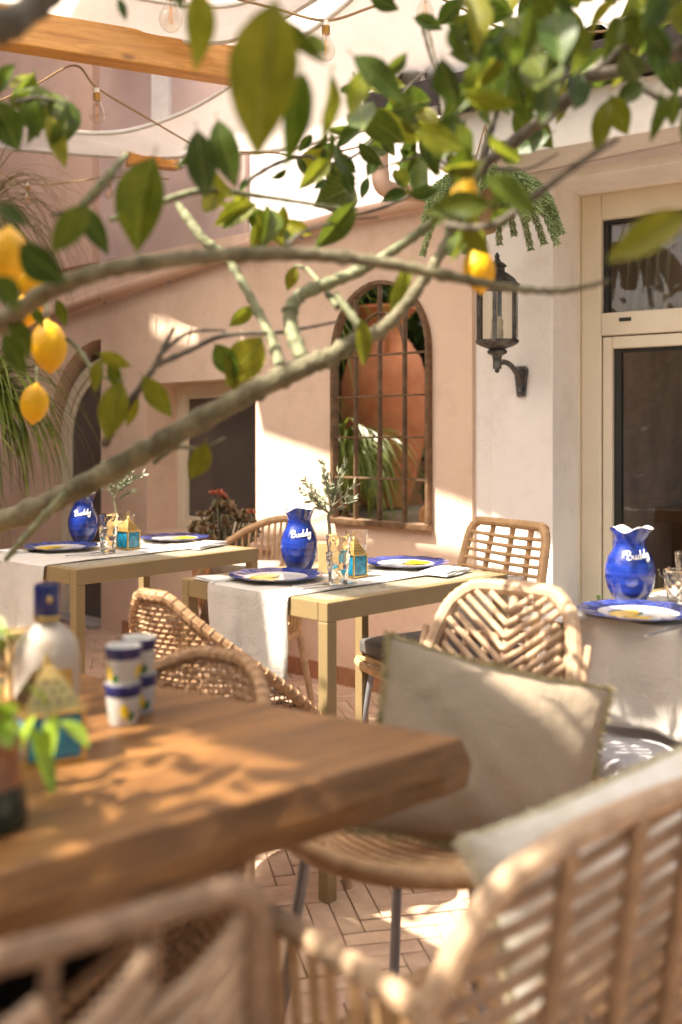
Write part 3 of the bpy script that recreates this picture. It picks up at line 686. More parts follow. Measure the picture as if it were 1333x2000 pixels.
def zarch(u, h, top): 
    x = (u-uc)/h; return zs+(top-zs)*math.sqrt(max(0, 1-x*x))
bw = .0042
for k in (-1, 0, 1):
    u = uc+k*hw*.5; zz = zarch(u, hw-.024, zM1-.024)
    part('glazing_bar', uzprism([(u-bw,zM0+.02),(u+bw,zM0+.02),(u+bw,zz),(u-bw,zz)], .0127, .026), M_BRONZE, mr, False, .001, True)
for k in range(4):
    z = zM0+.028+(zs-.01-zM0-.028)*(k+1)/4
    part('glazing_bar', uzprism([(uc-hw+.02,z-bw),(uc+hw-.02,z-bw),(uc+hw-.02,z+bw),(uc-hw+.02,z+bw)], .0127, .024), M_BRONZE, mr, False, .001, True)
b = MB(); pts = [W(uc-hw*.5*math.cos(a), zs+hw*.62*math.sin(a), .020) for a in [math.pi*k/18 for k in range(19)]]
part('glazing_arc', MB().tube(pts, .0055, 6), M_BRONZE, mr, True, world=True)

# ------------------------------------------------------------------ wall lantern
br = V(tV(1020), 0); zb1 = zV(1020, 745); LC = br+N2*.235; zg0 = CAMZ-(668-HORZ)/FPX*LC.y; zg1 = CAMZ-(560-HORZ)/FPX*LC.y
lt = thing('wall_lantern', 'black iron wall lantern with ribbed glass on the white wall', 'lantern', br+Vector((0,0,zb1)))
def lw(prof, seg=28, **k): return MB().lathe(prof, seg, (LC.x, LC.y, 0), **k)
R = .079
part('base_cup', lw([(.004,zg0-.075),(.016,zg0-.072),(.020,zg0-.052),(.036,zg0-.045),(.040,zg0-.036),(.030,zg0-.028),(.066,zg0-.014),(.080,zg0-.006),(.084,zg0),(.084,zg0+.006),(.0,zg0+.006)]), M_IRON, lt, True, world=True)
gz_ = MB(); seg = 96
gz_.lathe([(R-.004,zg0+.006),(R-.004,zg1)], seg, (LC.x,LC.y,0), fn=lambda i,a,r,z: (r*(1+.018*math.cos(a*40)), z), capb=False)
part('ribbed_glass', gz_, M_LANTG, lt, True, world=True)
for k in range(6):
    a = k*math.pi/3+.25; c = LC+Vector((math.cos(a)*R, math.sin(a)*R, 0))
    part('cage_bar', MB().box((c.x,c.y,(zg0+zg1)/2), (.004,.008,(zg1-zg0)/2+.004), Matrix.Rotation(a,3,'Z')), M_IRON, lt, False, .001, True)
part('roof', lw([(.086,zg1-.004),(.088,zg1+.006),(.078,zg1+.014),(.068,zg1+.030),(.045,zg1+.048),(.030,zg1+.058),(.028,zg1+.072),(.038,zg1+.078),(.030,zg1+.088),(.014,zg1+.098),(.008,zg1+.112),(.011,zg1+.118),(.004,zg1+.130),(.001,zg1+.134)]), M_IRON, lt, True, world=True)
part('candle_bulb', lw([(.024,zg0+.006),(.024,zg0+.048),(.020,zg0+.052),(.024,zg0+.07),(.022,zg0+.088),(.010,zg0+.10),(.001,zg0+.103)], 18), mat('bulb_cream', (.72,.66,.52), .35, .05, 10, trans=.3), lt, True, world=True)
J = LC+Vector((0,0,zg0-.074)); K = br+N2*.02+Vector((0,0,zb1+.03))
part('joint', MB().tube([J+Vector((0,0,.004)), J+Vector((0,0,-.03))], .017, 12), M_IRON, lt, True, world=True)
part('finial', MB().ball(J+Vector((0,0,-.036)), .010, 10, 6), M_IRON, lt, True, world=True)
part('arm', MB().tube(cat([J+Vector((0,0,-.014)), J.lerp(K,.3)+Vector((0,0,.012)), J.lerp(K,.65)+Vector((0,0,.010)), K+Vector((0,0,-.03)), br+N2*.016+Vector((0,0,zb1-.045))], 7), [.011]*20+[.013]*9, 10), M_IRON, lt, True, world=True)
def pl(poly, o0, o1):
    c = tV(1020); return tzprism([(c+a, zb1+z) for a, z in poly], o0, o1)
part('wall_plate', pl([(-.018,-.062),(.018,-.062),(.030,.045),(.022,.062),(-.022,.062),(-.030,.045)], 0.001, .014), M_IRON, lt, False, .003, True)
part('wall_plate_boss', pl([(-.009,-.05),(.009,-.05),(.017,.035),(-.017,.035)], .0145, .024), M_IRON, lt, False, .003, True)

# ------------------------------------------------------------------ festoon bulbs on jute cords
def cord(label, pts, knots=()):
    c = cat(pts, 10); return tag(part('festoon_cord', MB().tube(c, .0045, 6), M_ROPE), label, 'cord', 'jute festoon cords')
def bulb(label, px, ytop, wpx, d, lab2=None):
    s = wpx/FPX*d/.062; p = P(px, ytop, d)
    t = thing('light_bulb', label, 'light bulb', p, random.uniform(0,3), 'clear festoon bulbs')
    L = s
    part('socket', MB().lathe([(.008*L,0),(.009*L,-.004*L),(.011*L,-.018*L)][::-1], 14, capt=True), mat('white_cap', (.7,.66,.6), .5, .1, 20), t)
    pr = [(.011,-.018)]
    for k in range(8): pr += [(.0135,-.020-k*.0035),(.012,-.0217-k*.0035)]
    part('screw_cap', MB().lathe([(r*L,z*L) for r,z in pr][::-1], 16, capt=True), M_GOLD, t)
    gp = [(.012,-.046),(.014,-.056),(.022,-.072),(.029,-.088),(.031,-.100),(.029,-.113),(.021,-.126),(.010,-.132),(.0005,-.1335)]
    part('globe', MB().lathe([(r*L,z*L) for r,z in gp][::-1], 24, capb=False), M_BULB, t)
    part('stem', MB().tube([(0,0,-.046*L),(0,0,-.070*L)], .004*L, 8), M_BULB, t)
    for k in range(2):
        a = k*math.pi; part('filament', MB().tube([(.003*L*math.cos(a),.003*L*math.sin(a),-.066*L),(.006*L*math.cos(a),.006*L*math.sin(a),-.110*L)], .0013*L, 6), M_FILA, t)
    return t
cord('jute cord hooked under the pine beam', [P(-40,215,4.3), P(70,165,4.1), P(146,128,3.93), P(190,172,3.95), P(280,226,4.1), P(375,282,4.4)])
cord('jute cord across the lower left sail', [P(-40,318,5.3), P(55,358,5.2), P(150,354,5.2), P(215,346,5.2), P(330,350,5.2)])
cord('jute cord across the top of the picture', [P(440,-8,3.0), P(540,17,3.05), P(636,40,3.1), P(720,16,3.15), P(790,-10,3.2)])
cord('jute cord at the top left corner', [P(250,-30,2.6), P(334,-14,2.6), P(430,-40,2.6)])
cord('jute cord crossing the sunlit wall', [P(470,297,4.3), P(540,299,4.3), P(596,308,4.3), P(680,292,4.25), P(760,270,4.2)])
cord('jute cord above the roof tiles', [P(800,-30,3.1), P(900,15,3.2), P(980,55,3.2), P(1080,66,3.3), P(1190,60,3.3), P(1340,40,3.3)])
bulb('clear bulb hanging under the pine beam', 190, 172, 33, 3.95)
bulb('large clear bulb at the top left edge of the picture', 334, -36, 46, 2.6)
bulb('clear bulb at the top centre against the cream sail', 637, 40, 37, 3.1)
bulb('clear bulb cut off by the top edge right of centre', 831, -34, 36, 3.15)
bulb('small clear bulb low at the left edge above the pink wall', 55, 357, 21, 5.2)
bulb('clear bulb in front of the sunlit white wall', 596, 306, 27, 4.3)
bulb('small clear bulb half hidden by lemon leaves left of centre', 213, 346, 20, 5.2)
bulb('small clear bulb just left of the beam end', 303, 348, 20, 5.2)

# ------------------------------------------------------------------ dining tables
def dtable(label, corner, ang, ln, wd, grp='olive gold metal dining tables'):
    d1 = Vector((math.cos(ang), math.sin(ang), 0)); d2 = Vector((-math.sin(ang), math.cos(ang), 0))
    c = Vector((corner[0], corner[1], 0))+d1*(ln/2)+d2*(wd/2)
    t = thing('dining_table', label, 'table', (c.x, c.y, 0), ang, grp); hx, hy = ln/2, wd/2; s = .034
    for sx in (-1, 1):
        for sy in (-1, 1): part('leg', MB().box((sx*(hx-s/2), sy*(hy-s/2), .35), (s/2, s/2, .35)), M_OLIVEM, t, False, .003)
    for sy in (-1, 1): part('apron', MB().box((0, sy*(hy-s/2), .725), (hx, s/2, .0249)), M_OLIVEM, t, False, .003)
    for sx in (-1, 1): part('apron', MB().box((sx*(hx-s/2), 0, .725), (s/2, hy-s-.001, .0247)), M_OLIVEM, t, False, .003)
    part('table_top', MB().box((0, 0, .735), (hx-s-.001, hy-s-.001, .0138)), M_STONE, t, False, .002)
    return t, d1, d2
A_M = math.radians(44.6)
tabM, d1, d2 = dtable('olive gold dining table in the middle with blue jug', (-.034, 2.47), A_M, .755, .615)
tabL, e1_, e2_ = dtable('olive gold dining table at the left below the branch', (-.822, 3.09), math.radians(50), .80, .66)
A_R = math.radians(45)
# right table: its left corner is known, so the near corner lies along -d2
tabR, f1, f2 = dtable('dining table at the right edge with linen runner', (.49+.7071*.66, 2.34-.7071*.66), A_R, .80, .66)

def runner(label, tab, y0, y1, x0, over, mtl, ripple=.008, seed=0):
    hx = tab['hx'] if 'hx' in tab else None
    return None
def cloth(label, root, hx, ya, yb, xend, over, seed, name='table_runner', lift=.7535):
    """runner lying along local x, hanging over the -x end"""
    rr = random.Random(seed); ph = [rr.uniform(0,6.28) for _ in range(4)]
    nL = 46; L = (xend+hx)+.012+over
    def f(u, v):
        y = lerp(ya, yb, v); s = u*L; flat = xend+hx
        if s <= flat: x = xend-s; z = lift+.0012*math.sin(9*y*7+s*21+ph[0])
        elif s <= flat+.016:
            k = (s-flat)/.016*math.pi/2; x = -hx-.010*math.sin(k); z = lift-.010*(1-math.cos(k))
        else:
            dn = s-flat-.016; q = dn/over
            x = -hx-.010-.006*q-q*(.012*math.sin(v*11+ph[1])+.008*math.sin(v*23+ph[2])) ; z = lift-.010-dn
            y = y+(.5-v)*.035*q+.008*q*math.sin(q*6+ph[3])
        return Vector((x, y, z))
    o = part(name, MB().grid(f, 70, 22), M_LINEN, None, True)
    o.matrix_basis = root.matrix_basis.copy()
    md = o.modifiers.new('thickness', 'SOLIDIFY'); md.thickness = .0016; md.offset = 1
    return tag(o, label, 'table runner', 'linen table runners')
cloth('linen runner draped off the end of the middle table', tabM, .3775, -.17, .17, .36, .255, 1)
cloth('linen runner draped off the left table, cut by the left edge', tabL, .40, -.17, .24, .37, .27, 2)
cloth('wide linen runner hanging off the right table above the grey cushion', tabR, .40, -.29, .285, .39, .225, 3)

# ------------------------------------------------------------------ tableware
def plate(label, pos, rot=0., seg=72, R=.136):
    t = thing('dinner_plate', label, 'plate', pos, rot, 'blue rimmed lemon plates')
    scal = lambda i, a, r, z: (r*(1+(.022*abs(math.sin(a*6))-.012 if r > R*.88 else 0)), z+(0.0022*abs(math.sin(a*6)) if r > R*.9 else 0))
    under = [(.001,.0025),(.066,.0025),(.070,.0),(.076,.0),(.080,.004),(.105,.007),(.132,.0115),(R,.0128)]
    part('underside', MB().lathe(under, seg, fn=scal), M_WHITEG, t)
    well = [(.001,.0066),(.055,.0066),(.078,.0074),(.090,.0092)]
    part('well', MB().lathe(well, seg, capb=False), M_WHITEG, t)
    rim = [(.090,.0092),(.094,.0099),(.115,.0118),(.132,.0141),(R*1.0,.0143),(R,.0128)]
    part('blue_rim', MB().lathe(rim, seg, fn=scal, capb=False), M_BRIM, t)
    def disc(cx, cy, a, b_, ro, z, tip=.0):
        m_ = MB(); vs = [(cx,cy,z)]; n = 20
        for k in range(n):
            w_ = 2*math.pi*k/n; r_ = 1+tip*max(0,abs(math.cos(w_))-.8)*5
            x, y = a*r_*math.cos(w_), b_*math.sin(w_); vs.append((cx+x*math.cos(ro)-y*math.sin(ro), cy+x*math.sin(ro)+y*math.cos(ro), z))
        return m_.add(vs, [(0,k+1,(k+1)%n+1) for k in range(n)])
    part('painted_lemon', disc(-.040,.004,.045,.031,.4,.0088,.25), M_YEL, t, False)
    part('painted_lemon', disc(-.052,-.050,.030,.021,-.3,.0085,.25), M_YEL, t, False)
    part('painted_leaf', disc(-.008,-.012,.017,.006,.5,.0082,.5), M_GRNP, t, False)
    part('painted_leaf', disc(-.030,.043,.018,.006,.1,.0082,.5), M_GRNP, t, False)
    part('painted_twig', MB().box((.012,.012,.0080),(.016,.0012,.0004),Matrix.Rotation(.9,3,'Z')), mat('twig_paint',(.25,.08,.02),.3,.1,20), t, False)
    for k in range(12):
        a = k*math.pi/6+.26; part('rim_stroke', MB().tube([(math.cos(a)*.096,math.sin(a)*.096,.0102),(math.cos(a)*.128,math.sin(a)*.128,.0136)], .0012, 5), M_BGLAZE, t)
    return t
zT = .7548
plate('lemon painted plate nearest on the middle table', T(540,1131,zT), .5)
plate('lemon painted plate at the far end of the middle table', T(793,1105,zT), 3.4)
plate('lemon painted plate nearest on the left table', T(118,1073,zT), .4)
plate('plate at the far right end of the left table', T(342,1055,zT), 3.4)
plate('lemon painted plate on the right table, cut by the picture edge', T(1247,1203,zT), .5)

# letter strokes of the script on the jugs (x right, y up, unit = letter height)
STROKES = [
 [(.06,.98),(.02,.5),(.0,.02)],
 [(-.22,.62),(-.26,.85),(.0,1.02),(.36,.98),(.44,.78),(.30,.58),(.06,.53),(.38,.48),(.52,.28),(.36,.04),(.06,.0),(-.12,.10),(-.02,.20)],
 [(.70,.46),(.66,.16),(.78,.03),(.94,.12),(1.02,.46),(1.00,.12),(1.10,.02),(1.22,.12)],
 [(1.56,.42),(1.40,.46),(1.28,.26),(1.36,.05),(1.52,.08),(1.62,.40),(1.74,1.0),(1.66,.5),(1.64,.10),(1.74,.03),(1.86,.14)],
 [(2.18,.42),(2.02,.46),(1.90,.26),(1.98,.05),(2.14,.08),(2.24,.40),(2.36,1.0),(2.28,.5),(2.26,.10),(2.36,.03),(2.46,.14)],
 [(2.52,.46),(2.50,.18),(2.62,.06),(2.78,.16),(2.88,.48),(2.86,.0),(2.78,-.36),(2.58,-.48),(2.44,-.34),(2.54,-.18),(2.68,-.28)],
]
def jug(label, pos, face, prof, s, lift, lsize, handle=None, spout=0.):
    t = thing('ceramic_jug', label, 'jug', pos, face, 'blue jugs lettered Buddy')   # local -y faces the reader
    zmax = prof[-1][1]*s; zr = zmax*.82
    def fn(i, a, r, z):
        k = max(0, (z-zr)/(zmax-zr)); k = min(1, k)
        w_ = math.cos(2*(a-spout)); sp = max(0, math.cos(a-spout))**6
        return r*(1+k*k*(.08*w_+.16*sp)), z+k*k*(-.020*s*6*.16*(1-w_)*.5+.006*sp)-k*k*.006*math.cos(4*(a-spout))
    P_ = [(r*s, z*s) for r, z in prof]
    part('body', MB().lathe(P_, 64, fn=fn), M_BGLAZE, t)
    inner = [(max(.002, r*s-.005), z*s) for r, z in reversed(prof[2:])]
    inner[0] = (P_[-1][0]-.0035, P_[-1][1]+.0012)
    part('white_lining', MB().lathe([(P_[-1][0]-.0002, P_[-1][1]+.0004)]+inner, 64, fn=fn, capb=False), M_WHITEG, t)
    if handle is not None:
        R_ = Matrix.Rotation(handle, 3, 'Z')
        hp = [R_@Vector(q) for q in ((.040*s*6,0,.150*s*6),(.062*s*6,0,.146*s*6),(.070*s*6,0,.118*s*6),(.058*s*6,0,.090*s*6))]
        part('handle', MB().tube(cat(hp, 7), .007, 8), M_BGLAZE, t)
    rs = [p[0] for p in P_]; zs_ = [p[1] for p in P_]
    b = MB()
    for st in STROKES:
        pts = cat([(x, y, 0) for x, y in st], 6); q = []
        for p_ in pts:
            x = (p_.x-1.25)*lsize; z = lift+(p_.y-.3)*lsize+x*.10; r = interp(zs_, rs, z)+.0004
            a = x/r - math.pi/2; q.append((r*math.cos(a), r*math.sin(a), z))
        b.tube(q, .0014 if lsize < .02 else .0017, 5)
    part('lettering', b, mat('white_slip', (.85,.83,.80), .35, .03, 20), t)
    return t
# profile in units: height 1 = .175 m, scaled by s
PA = [(.16,0),(.19,.005),(.235,.10),(.285,.22),(.305,.36),(.300,.48),(.265,.60),(.215,.70),(.190,.77),(.195,.85),(.235,.95),(.262,1.0)]
PB = [(.16,0),(.185,.005),(.24,.08),(.30,.20),(.335,.36),(.328,.50),(.29,.62),(.235,.70),(.200,.78),(.202,.85),(.228,.94),(.252,1.0)]
jug('blue jug lettered Buddy on the middle table', T(585,1113,zT), .12, PA, .188, .112, .0205, None, math.radians(-60))
jug('blue jug lettered Buddy on the left table', T(163,1058,zT), .15, PA, .190, .113, .0205, None, math.radians(-60))
jug('rounder blue jug lettered Buddy with handle on the right table', T(1231,1176,zT), .10, PB, .182, .118, .0195, math.radians(95), math.radians(-40))

def tumbler(label, pos, h=.092, r=.034, nested=False):
    t = thing('cut_glass_tumbler', label, 'glass', pos, random.uniform(0,1), 'cut glass tumblers')
    n = 48; rows = 14; prof = [(lerp(r*.74, r, k/rows), lerp(.006, h*.93, k/rows)) for k in range(rows+1)]
    def fn(i, a, rr, z):
        if 0 < i <= rows:
            v = z/h*3.2; c = a*9/(2*math.pi)
            d1_ = abs(((c+v) % 1)-.5)*2; d2_ = abs(((c-v) % 1)-.5)*2
            return rr*(1+.055*(min(d1_, d2_)-.5)), z
        return rr, z
    outer = [(r*.72, 0)]+prof+[(r, h)]; inn = [(r-.0022, h)]+[(lerp(r-.0035, r*.74-.004, k/8), lerp(h*.95, .014, k/8)) for k in range(9)]+[(.0008, .0135)]
    part('vessel', MB().lathe(outer+inn, 54, fn=fn), M_CLEAR, t)
    return t
def glasspair(l1, l2, pos):
    tumbler(l1, pos); tumbler(l2, pos+Vector((.001,.001,.046)), .092, .0345)
glasspair('lower cut glass tumbler of the stacked pair on the middle table', 'upper cut glass tumbler of the stacked pair on the middle table', T(661,1143,zT))
tumbler('cut glass tumbler behind the small lantern on the middle table', T(697,1112,zT), .120, .034)
glasspair('lower cut glass tumbler of the stacked pair on the left table', 'upper cut glass tumbler of the stacked pair on the left table', T(212,1080,zT))
tumbler('cut glass tumbler behind the small lantern on the left table', T(248,1062,zT), .115, .033)
tumbler('cut glass tumbler at the right edge beside the round blue jug', T(1326,1181,zT), .085, .036)
tumbler('taller cut glass tumbler half cut off by the right edge', T(1348,1170,zT), .118, .036)

def table_lantern(label, pos, rot, w_=.030, hb=.060):
    t = thing('candle_lantern', label, 'lantern', pos, rot, 'small brass and teal glass lanterns')
    part('base', MB().box((0,0,.003),(w_+.004,w_+.004,.003)), M_GOLD, t, False, .001)
    for sx in (-1,1):
        for sy in (-1,1): part('corner_post', MB().box((sx*w_,sy*w_,.006+hb/2),(.0022,.0022,hb/2)), M_GOLD, t, False)
    for k in range(4):
        R_ = Matrix.Rotation(k*math.pi/2, 3, 'Z'); b = MB(); b.box(R_@Vector((w_-.001,0,.006+hb/2)), (.001,w_-.002,hb/2-.001), R_); part('teal_pane', b, M_TEAL, t, False)
    z0 = .006+hb
    part('eave', MB().box((0,0,z0+.002),(w_+.005,w_+.005,.002)), M_GOLD, t, False, .001)
    prof = [(1.0,0),(.93,.12),(.80,.30),(.52,.62),(.25,.86),(.12,.95),(.10,1.0)]; H = w_*1.55; b = MB(); vs = []
    for r, z in prof:
        for k in range(4): a = math.pi/4+k*math.pi/2; vs.append((math.cos(a)*r*w_*1.38, math.sin(a)*r*w_*1.38, z0+.004+z*H))
    n = len(prof); b.add(vs, [(4*i+k,4*i+(k+1)%4,4*(i+1)+(k+1)%4,4*(i+1)+k) for i in range(n-1) for k in range(4)]); ro = part('roof', b, M_GOLD, t, False)
    for k in range(4):                    # pierced holes
        a = k*math.pi/2
        for row, cnt in ((.22,4),(.42,3),(.62,2)):
            for j in range(cnt):
                rr = interp([0,.12,.3,.62,.86,1],[1,.93,.8,.52,.25,.1],row)*w_*.985; y = (j-(cnt-1)/2)*w_*.38
                c = Matrix.Rotation(a,3,'Z')@Vector((rr,y,0)); part('pierced_hole', MB().ball((c.x,c.y,z0+.004+row*H), w_*.07, 6, 4), M_BLACK, ro)
    part('finial', MB().lathe([(.004,z0+H),(.006,z0+H+.006),(.002,z0+H+.014),(.0005,z0+H+.018)], 10), M_GOLD, t)
    part('ring', MB().tube([(math.cos(a)*.006,0,z0+H+.022+math.sin(a)*.006) for a in [k*math.pi/6 for k in range(12)]], .001, 5, True), M_GOLD, t)
    return t
table_lantern('teal and brass lantern on the middle table', T(692,1126,zT), .75, .026, .058)
table_lantern('teal and brass lantern on the left table', T(251,1072,zT), .95, .028, .058)
tl_ = table_lantern('teal lantern with brass pyramid roof on the wooden table', T(92,1478,.7512), .55, .036, .056)

def napkin(label, pos, rot, a, b_, layers=3, seed=0):
    t = thing('folded_napkin', label, 'napkin', pos, rot, 'folded white napkins'); rr = random.Random(seed)
    for k in range(layers):
        p0, p1 = rr.uniform(0,6), rr.uniform(0,6)
        def f(u, v, k=k):
            x = (u-.5)*2*(a-k*.004); y = (v-.5)*2*(b_-k*.003); e = max(abs(u-.5), abs(v-.5))*2
            return Vector((x+.003*math.sin(y*60+p0), y+.003*math.sin(x*45+p1), .002+k*.0042+.002*math.sin(x*28+p0)*math.sin(y*33+p1)*(.4+.6*e)))
        o = part('fold', MB().grid(f, 20, 14), M_NAPK, t); md = o.modifiers.new('thickness','SOLIDIFY'); md.thickness = .003; md.offset = -1
    return t
napkin('folded white napkin at the right end of the middle table', T(868,1118,.7545), A_M+.25, .085, .052, 3, 1)
napkin('white napkin under the rim of the nearest plate, middle table', T(425,1131,.7545), A_M+1.5, .05, .045, 2, 2)
napkin('folded white napkin at the right end of the left table', T(395,1066,.7545), A_M+.35, .10, .055, 3, 3)
napkin('white napkin at the far left end of the left table', T(22,1078,.7545), A_M+1.5, .06, .04, 2, 4)
napkin('white napkin left of the plate on the right table', T(1092,1204,.7545), A_M+1.4, .05, .045, 2, 5)
def fork(label, pos, rot, knife=False):
    t = thing('table_knife' if knife else 'table_fork', label, 'knife' if knife else 'fork', pos, rot, 'steel cutlery')
    part('handle', MB().box((-.04,0,.004),(.05,.0045,.0014)), M_CUT, t, False, .001)
    if knife: part('blade', MB().box((.055,0,.004),(.046,.008,.0007)), M_CUT, t, False)
    else:
        part('neck', MB().box((.028,0,.0048),(.020,.010,.0012)), M_CUT, t, False, .001)
        for k in range(4): part('tine', MB().box((.066,(k-1.5)*.0058,.0056),(.020,.0014,.001)), M_CUT, t, False)
    return t
fork('steel fork beside the plate on the middle table', T(622,1141,.756), A_M-.05); fork('steel knife beside the fork on the middle table', T(640,1148,.756), A_M-.05, True)
fork('steel fork beside the plate on the left table', T(176,1084,.756), A_M-.05); fork('steel knife beside the plate on the right table', T(1305,1235,.756), A_M, True)

def olive(label, pos, H, seed, lean=0.):
    t = thing('olive_sapling', label, 'potted tree', pos, 0, 'potted olive saplings'); rr = random.Random(seed)
    part('wooden_pot', MB().box((0,0,.046),(.026,.026,.0455),None,1.12), M_WPOT, t, False, .002)
    part('soil', MB().box((0,0,.0875),(.024,.024,.003)), M_PLASTER_D, t, False)
    trunk = cat([(0,0,.085),(.004+lean*.2,0,.085+H*.18),(-.003+lean*.5,.003,.085+H*.36),(.006+lean,0,.085+H*.5)], 5)
    part('trunk', MB().tube(trunk, [lerp(.0062,.004,k/(len(trunk)-1)) for k in range(len(trunk))], 7), M_BARK, t)
    lv = MB(); br_ = MB(); top = trunk[-1]
    for k in range(16):
        st = trunk[-1-rr.randint(0,6)]; a = rr.uniform(0,6.28); el = rr.uniform(.25,1.35); L = H*rr.uniform(.3,.55)
        d = Vector((math.cos(a)*math.cos(el), math.sin(a)*math.cos(el), math.sin(el))); pts = [st+d*L*q+Vector((0,0,.012*q*q))+Vector((rr.gauss(0,.003),rr.gauss(0,.003),0))*q for q in (0,.3,.6,1)]
        br_.tube(pts, [.0026,.002,.0014,.0007], 5)
        for q in range(16):
            f_ = rr.uniform(.25,1.02); p = pts[0].lerp(pts[-1], f_); dl = (d+Vector((rr.gauss(0,.6),rr.gauss(0,.6),rr.gauss(.2,.5)))).normalized()
            s_ = dl.orthogonal().normalized(); s_ = Matrix.Rotation(rr.uniform(0,6.28),3,dl)@s_; Ls = rr.uniform(.018,.034); w_ = Ls*.15; nn = dl.cross(s_)*Ls*.08
            lv.add([p, p+dl*Ls*.35+s_*w_+nn, p+dl*Ls*.35-s_*w_+nn, p+dl*Ls*.7+s_*w_*.85+nn, p+dl*Ls*.7-s_*w_*.85+nn, p+dl*Ls], [(0,1,2),(1,3,4,2),(3,5,4)])
    part('branches', br_, M_BARK, t); part('leaves', lv, M_OLIVEL, t, False, kind='stuff')
olive('olive sapling in a wooden pot behind the jug, middle table', T(640,1118,zT), .235, 4, .012)
olive('olive sapling half behind the lemon branch on the left table', T(226,1066,zT), .25, 8, -.01)
# ------------------------------------------------------------------ woven tub chairs
def tub_chair(label, c, face, cushion=True, H=.80, seatz=.40, R0=.265, fall=.64):
    """local +x is the way the chair faces; woven shell of real strands, seat, wooden legs"""
    t = thing('wicker_tub_chair', label, 'chair', c, face, 'woven wicker tub chairs')
    def rim(a):                           # a = angle from straight back, +-150 deg
        k = min(1, abs(a)/math.radians(150)); return lerp(H, seatz+.035, min(1, max(0, (k-.07)/fall))**(.95 if fall < .7 else 1.25))
    def S(u, v, off=0):                   # u -1..1 around, v 0..1 up
        a = u*math.radians(150); zt_ = rim(a); z = lerp(seatz-.06, zt_, v); q = max(0, (z-seatz)/(H-seatz))
        r = R0+.035*q+off; ang = math.pi+a
        return Vector((r*1.02*math.cos(ang)-.05*q*max(0,math.cos(a)), r*math.sin(ang), z))
    b = MB(); nu, nv = 112, 36
    def Z(u, z, off): a = u*math.radians(150); zt_ = rim(a); return S(u, (z-seatz+.06)/max(.01, zt_-seatz+.06), off)
    dz = (H-seatz+.06)/nv
    for i in range(nu+1):                 # uprights
        u = -1+2*i/nu; zt_ = rim(u*math.radians(150)); m_ = max(2, int((zt_-seatz+.06)/dz))
        b.tube([S(u, j/m_, .0030*(1 if (j+i) % 2 else -1)) for j in range(m_+1)], .0027, 4, cap=False)
    for j in range(nv):                   # level weavers, as long as the rim stands above them
        z = seatz-.06+dz*(j+.5); us = [-1+2*i/nu for i in range(nu+1) if rim((-1+2*i/nu)*math.radians(150)) > z]
        i0 = int(round((us[0]+1)/2*nu)) if us else 0
        if len(us) > 2: b.tube([Z(u, z, .0036*(1 if (i0+k+j) % 2 else -1)) for k, u in enumerate(us)], .0034, 4, cap=False)
    part('woven_shell', b, M_WICKER, t, True, kind='stuff')
    rp = [S(-1+2*i/70, 1, 0) for i in range(71)]; rb = MB().tube(rp, .013, 8)
    part('rolled_rim', rb, M_WICKER, t)
    wr = MB()
    for i in range(0, 70):
        p = rp[i]; d = (rp[i+1]-rp[i]).normalized(); n_ = d.cross(Vector((0,0,1))).normalized(); m_ = n_.cross(d)
        wr.tube([p+(n_*math.cos(a)+m_*math.sin(a))*.0125+d*(a/6.28*.012) for a in [k*math.pi/4 for k in range(8)]], .0028, 4, True)
    part('rim_wrapping', wr, M_WICKER, t, True, kind='stuff')
    sb = MB(); K = R0/.265
    for i in range(26):
        x = -.25+i*.0205; w_ = math.sqrt(max(0, .275**2-(x*.92)**2)) if x < .05 else .268-max(0, (x-.12))*.25
        sb.tube([(x*K, (-w_+2*w_*k/12)*K, seatz-.01+.003*(1 if (k+i)%2 else -1)) for k in range(13)], .009, 5)
    part('woven_seat', sb, M_WICKER, t, True, kind='stuff')
    fe = [(K*(.05+.22*math.cos(a)), K*.262*math.sin(a), seatz-.015) for a in [lerp(-1.45,1.45,k/20) for k in range(21)]]
    part('front_rail', MB().tube(fe, .017, 8), M_WICKER, t); b = MB()
    for i in range(70):
        a = lerp(-1.45,1.45,i/69); b.tube([(K*(.05+.236*math.cos(a)), K*.278*math.sin(a), seatz), (K*(.05+.240*math.cos(a)), K*.282*math.sin(a), seatz-.05), (K*(.05+.21*math.cos(a)), K*.25*math.sin(a), seatz-.085)], .0055, 4)
    part('woven_apron', b, M_WICKER, t, True, kind='stuff')
    for sx, sy in ((1,1),(1,-1),(-1,1),(-1,-1)):
        part('leg', MB().tube([(sx*.64*R0,sy*.64*R0,seatz-.03),(sx*.85*R0,sy*.85*R0,.0)], [.018,.012], 10), M_RATTAN2, t)
    if cushion:
        b = MB(); R_ = .235*R0/.265
        def f(u, v): 
            th = u*2*math.pi; ph = (v-.5)*math.pi; ce = math.copysign(abs(math.cos(ph))**.5, math.cos(ph)); se = math.copysign(abs(math.sin(ph))**.7, math.sin(ph))
            return Vector((.025+R_*ce*math.cos(th)*.98, R_*ce*math.sin(th), seatz+.027+.026*se))
        o = part('seat_cushion', MB().grid(f, 40, 12), M_BLACK, None, True); o.matrix_basis = t.matrix_basis.copy(); o.name = 'seat_cushion'
        tag(o, 'round black cushion on the seat of the %s' % cushion, 'cushion', 'black seat cushions')
    return t
tub_chair('tall woven wicker tub chair at the left end of the middle table', (-.245,2.525,0), math.atan2(.80,.60), 'wicker chair at the middle table', .80, .40, .222)
tub_chair('rounded woven wicker chair just behind the wooden table top', (-.395,1.470,0), math.atan2(-.8,-.6), 'wicker chair behind the wooden table', .782, .40, .23, .85)

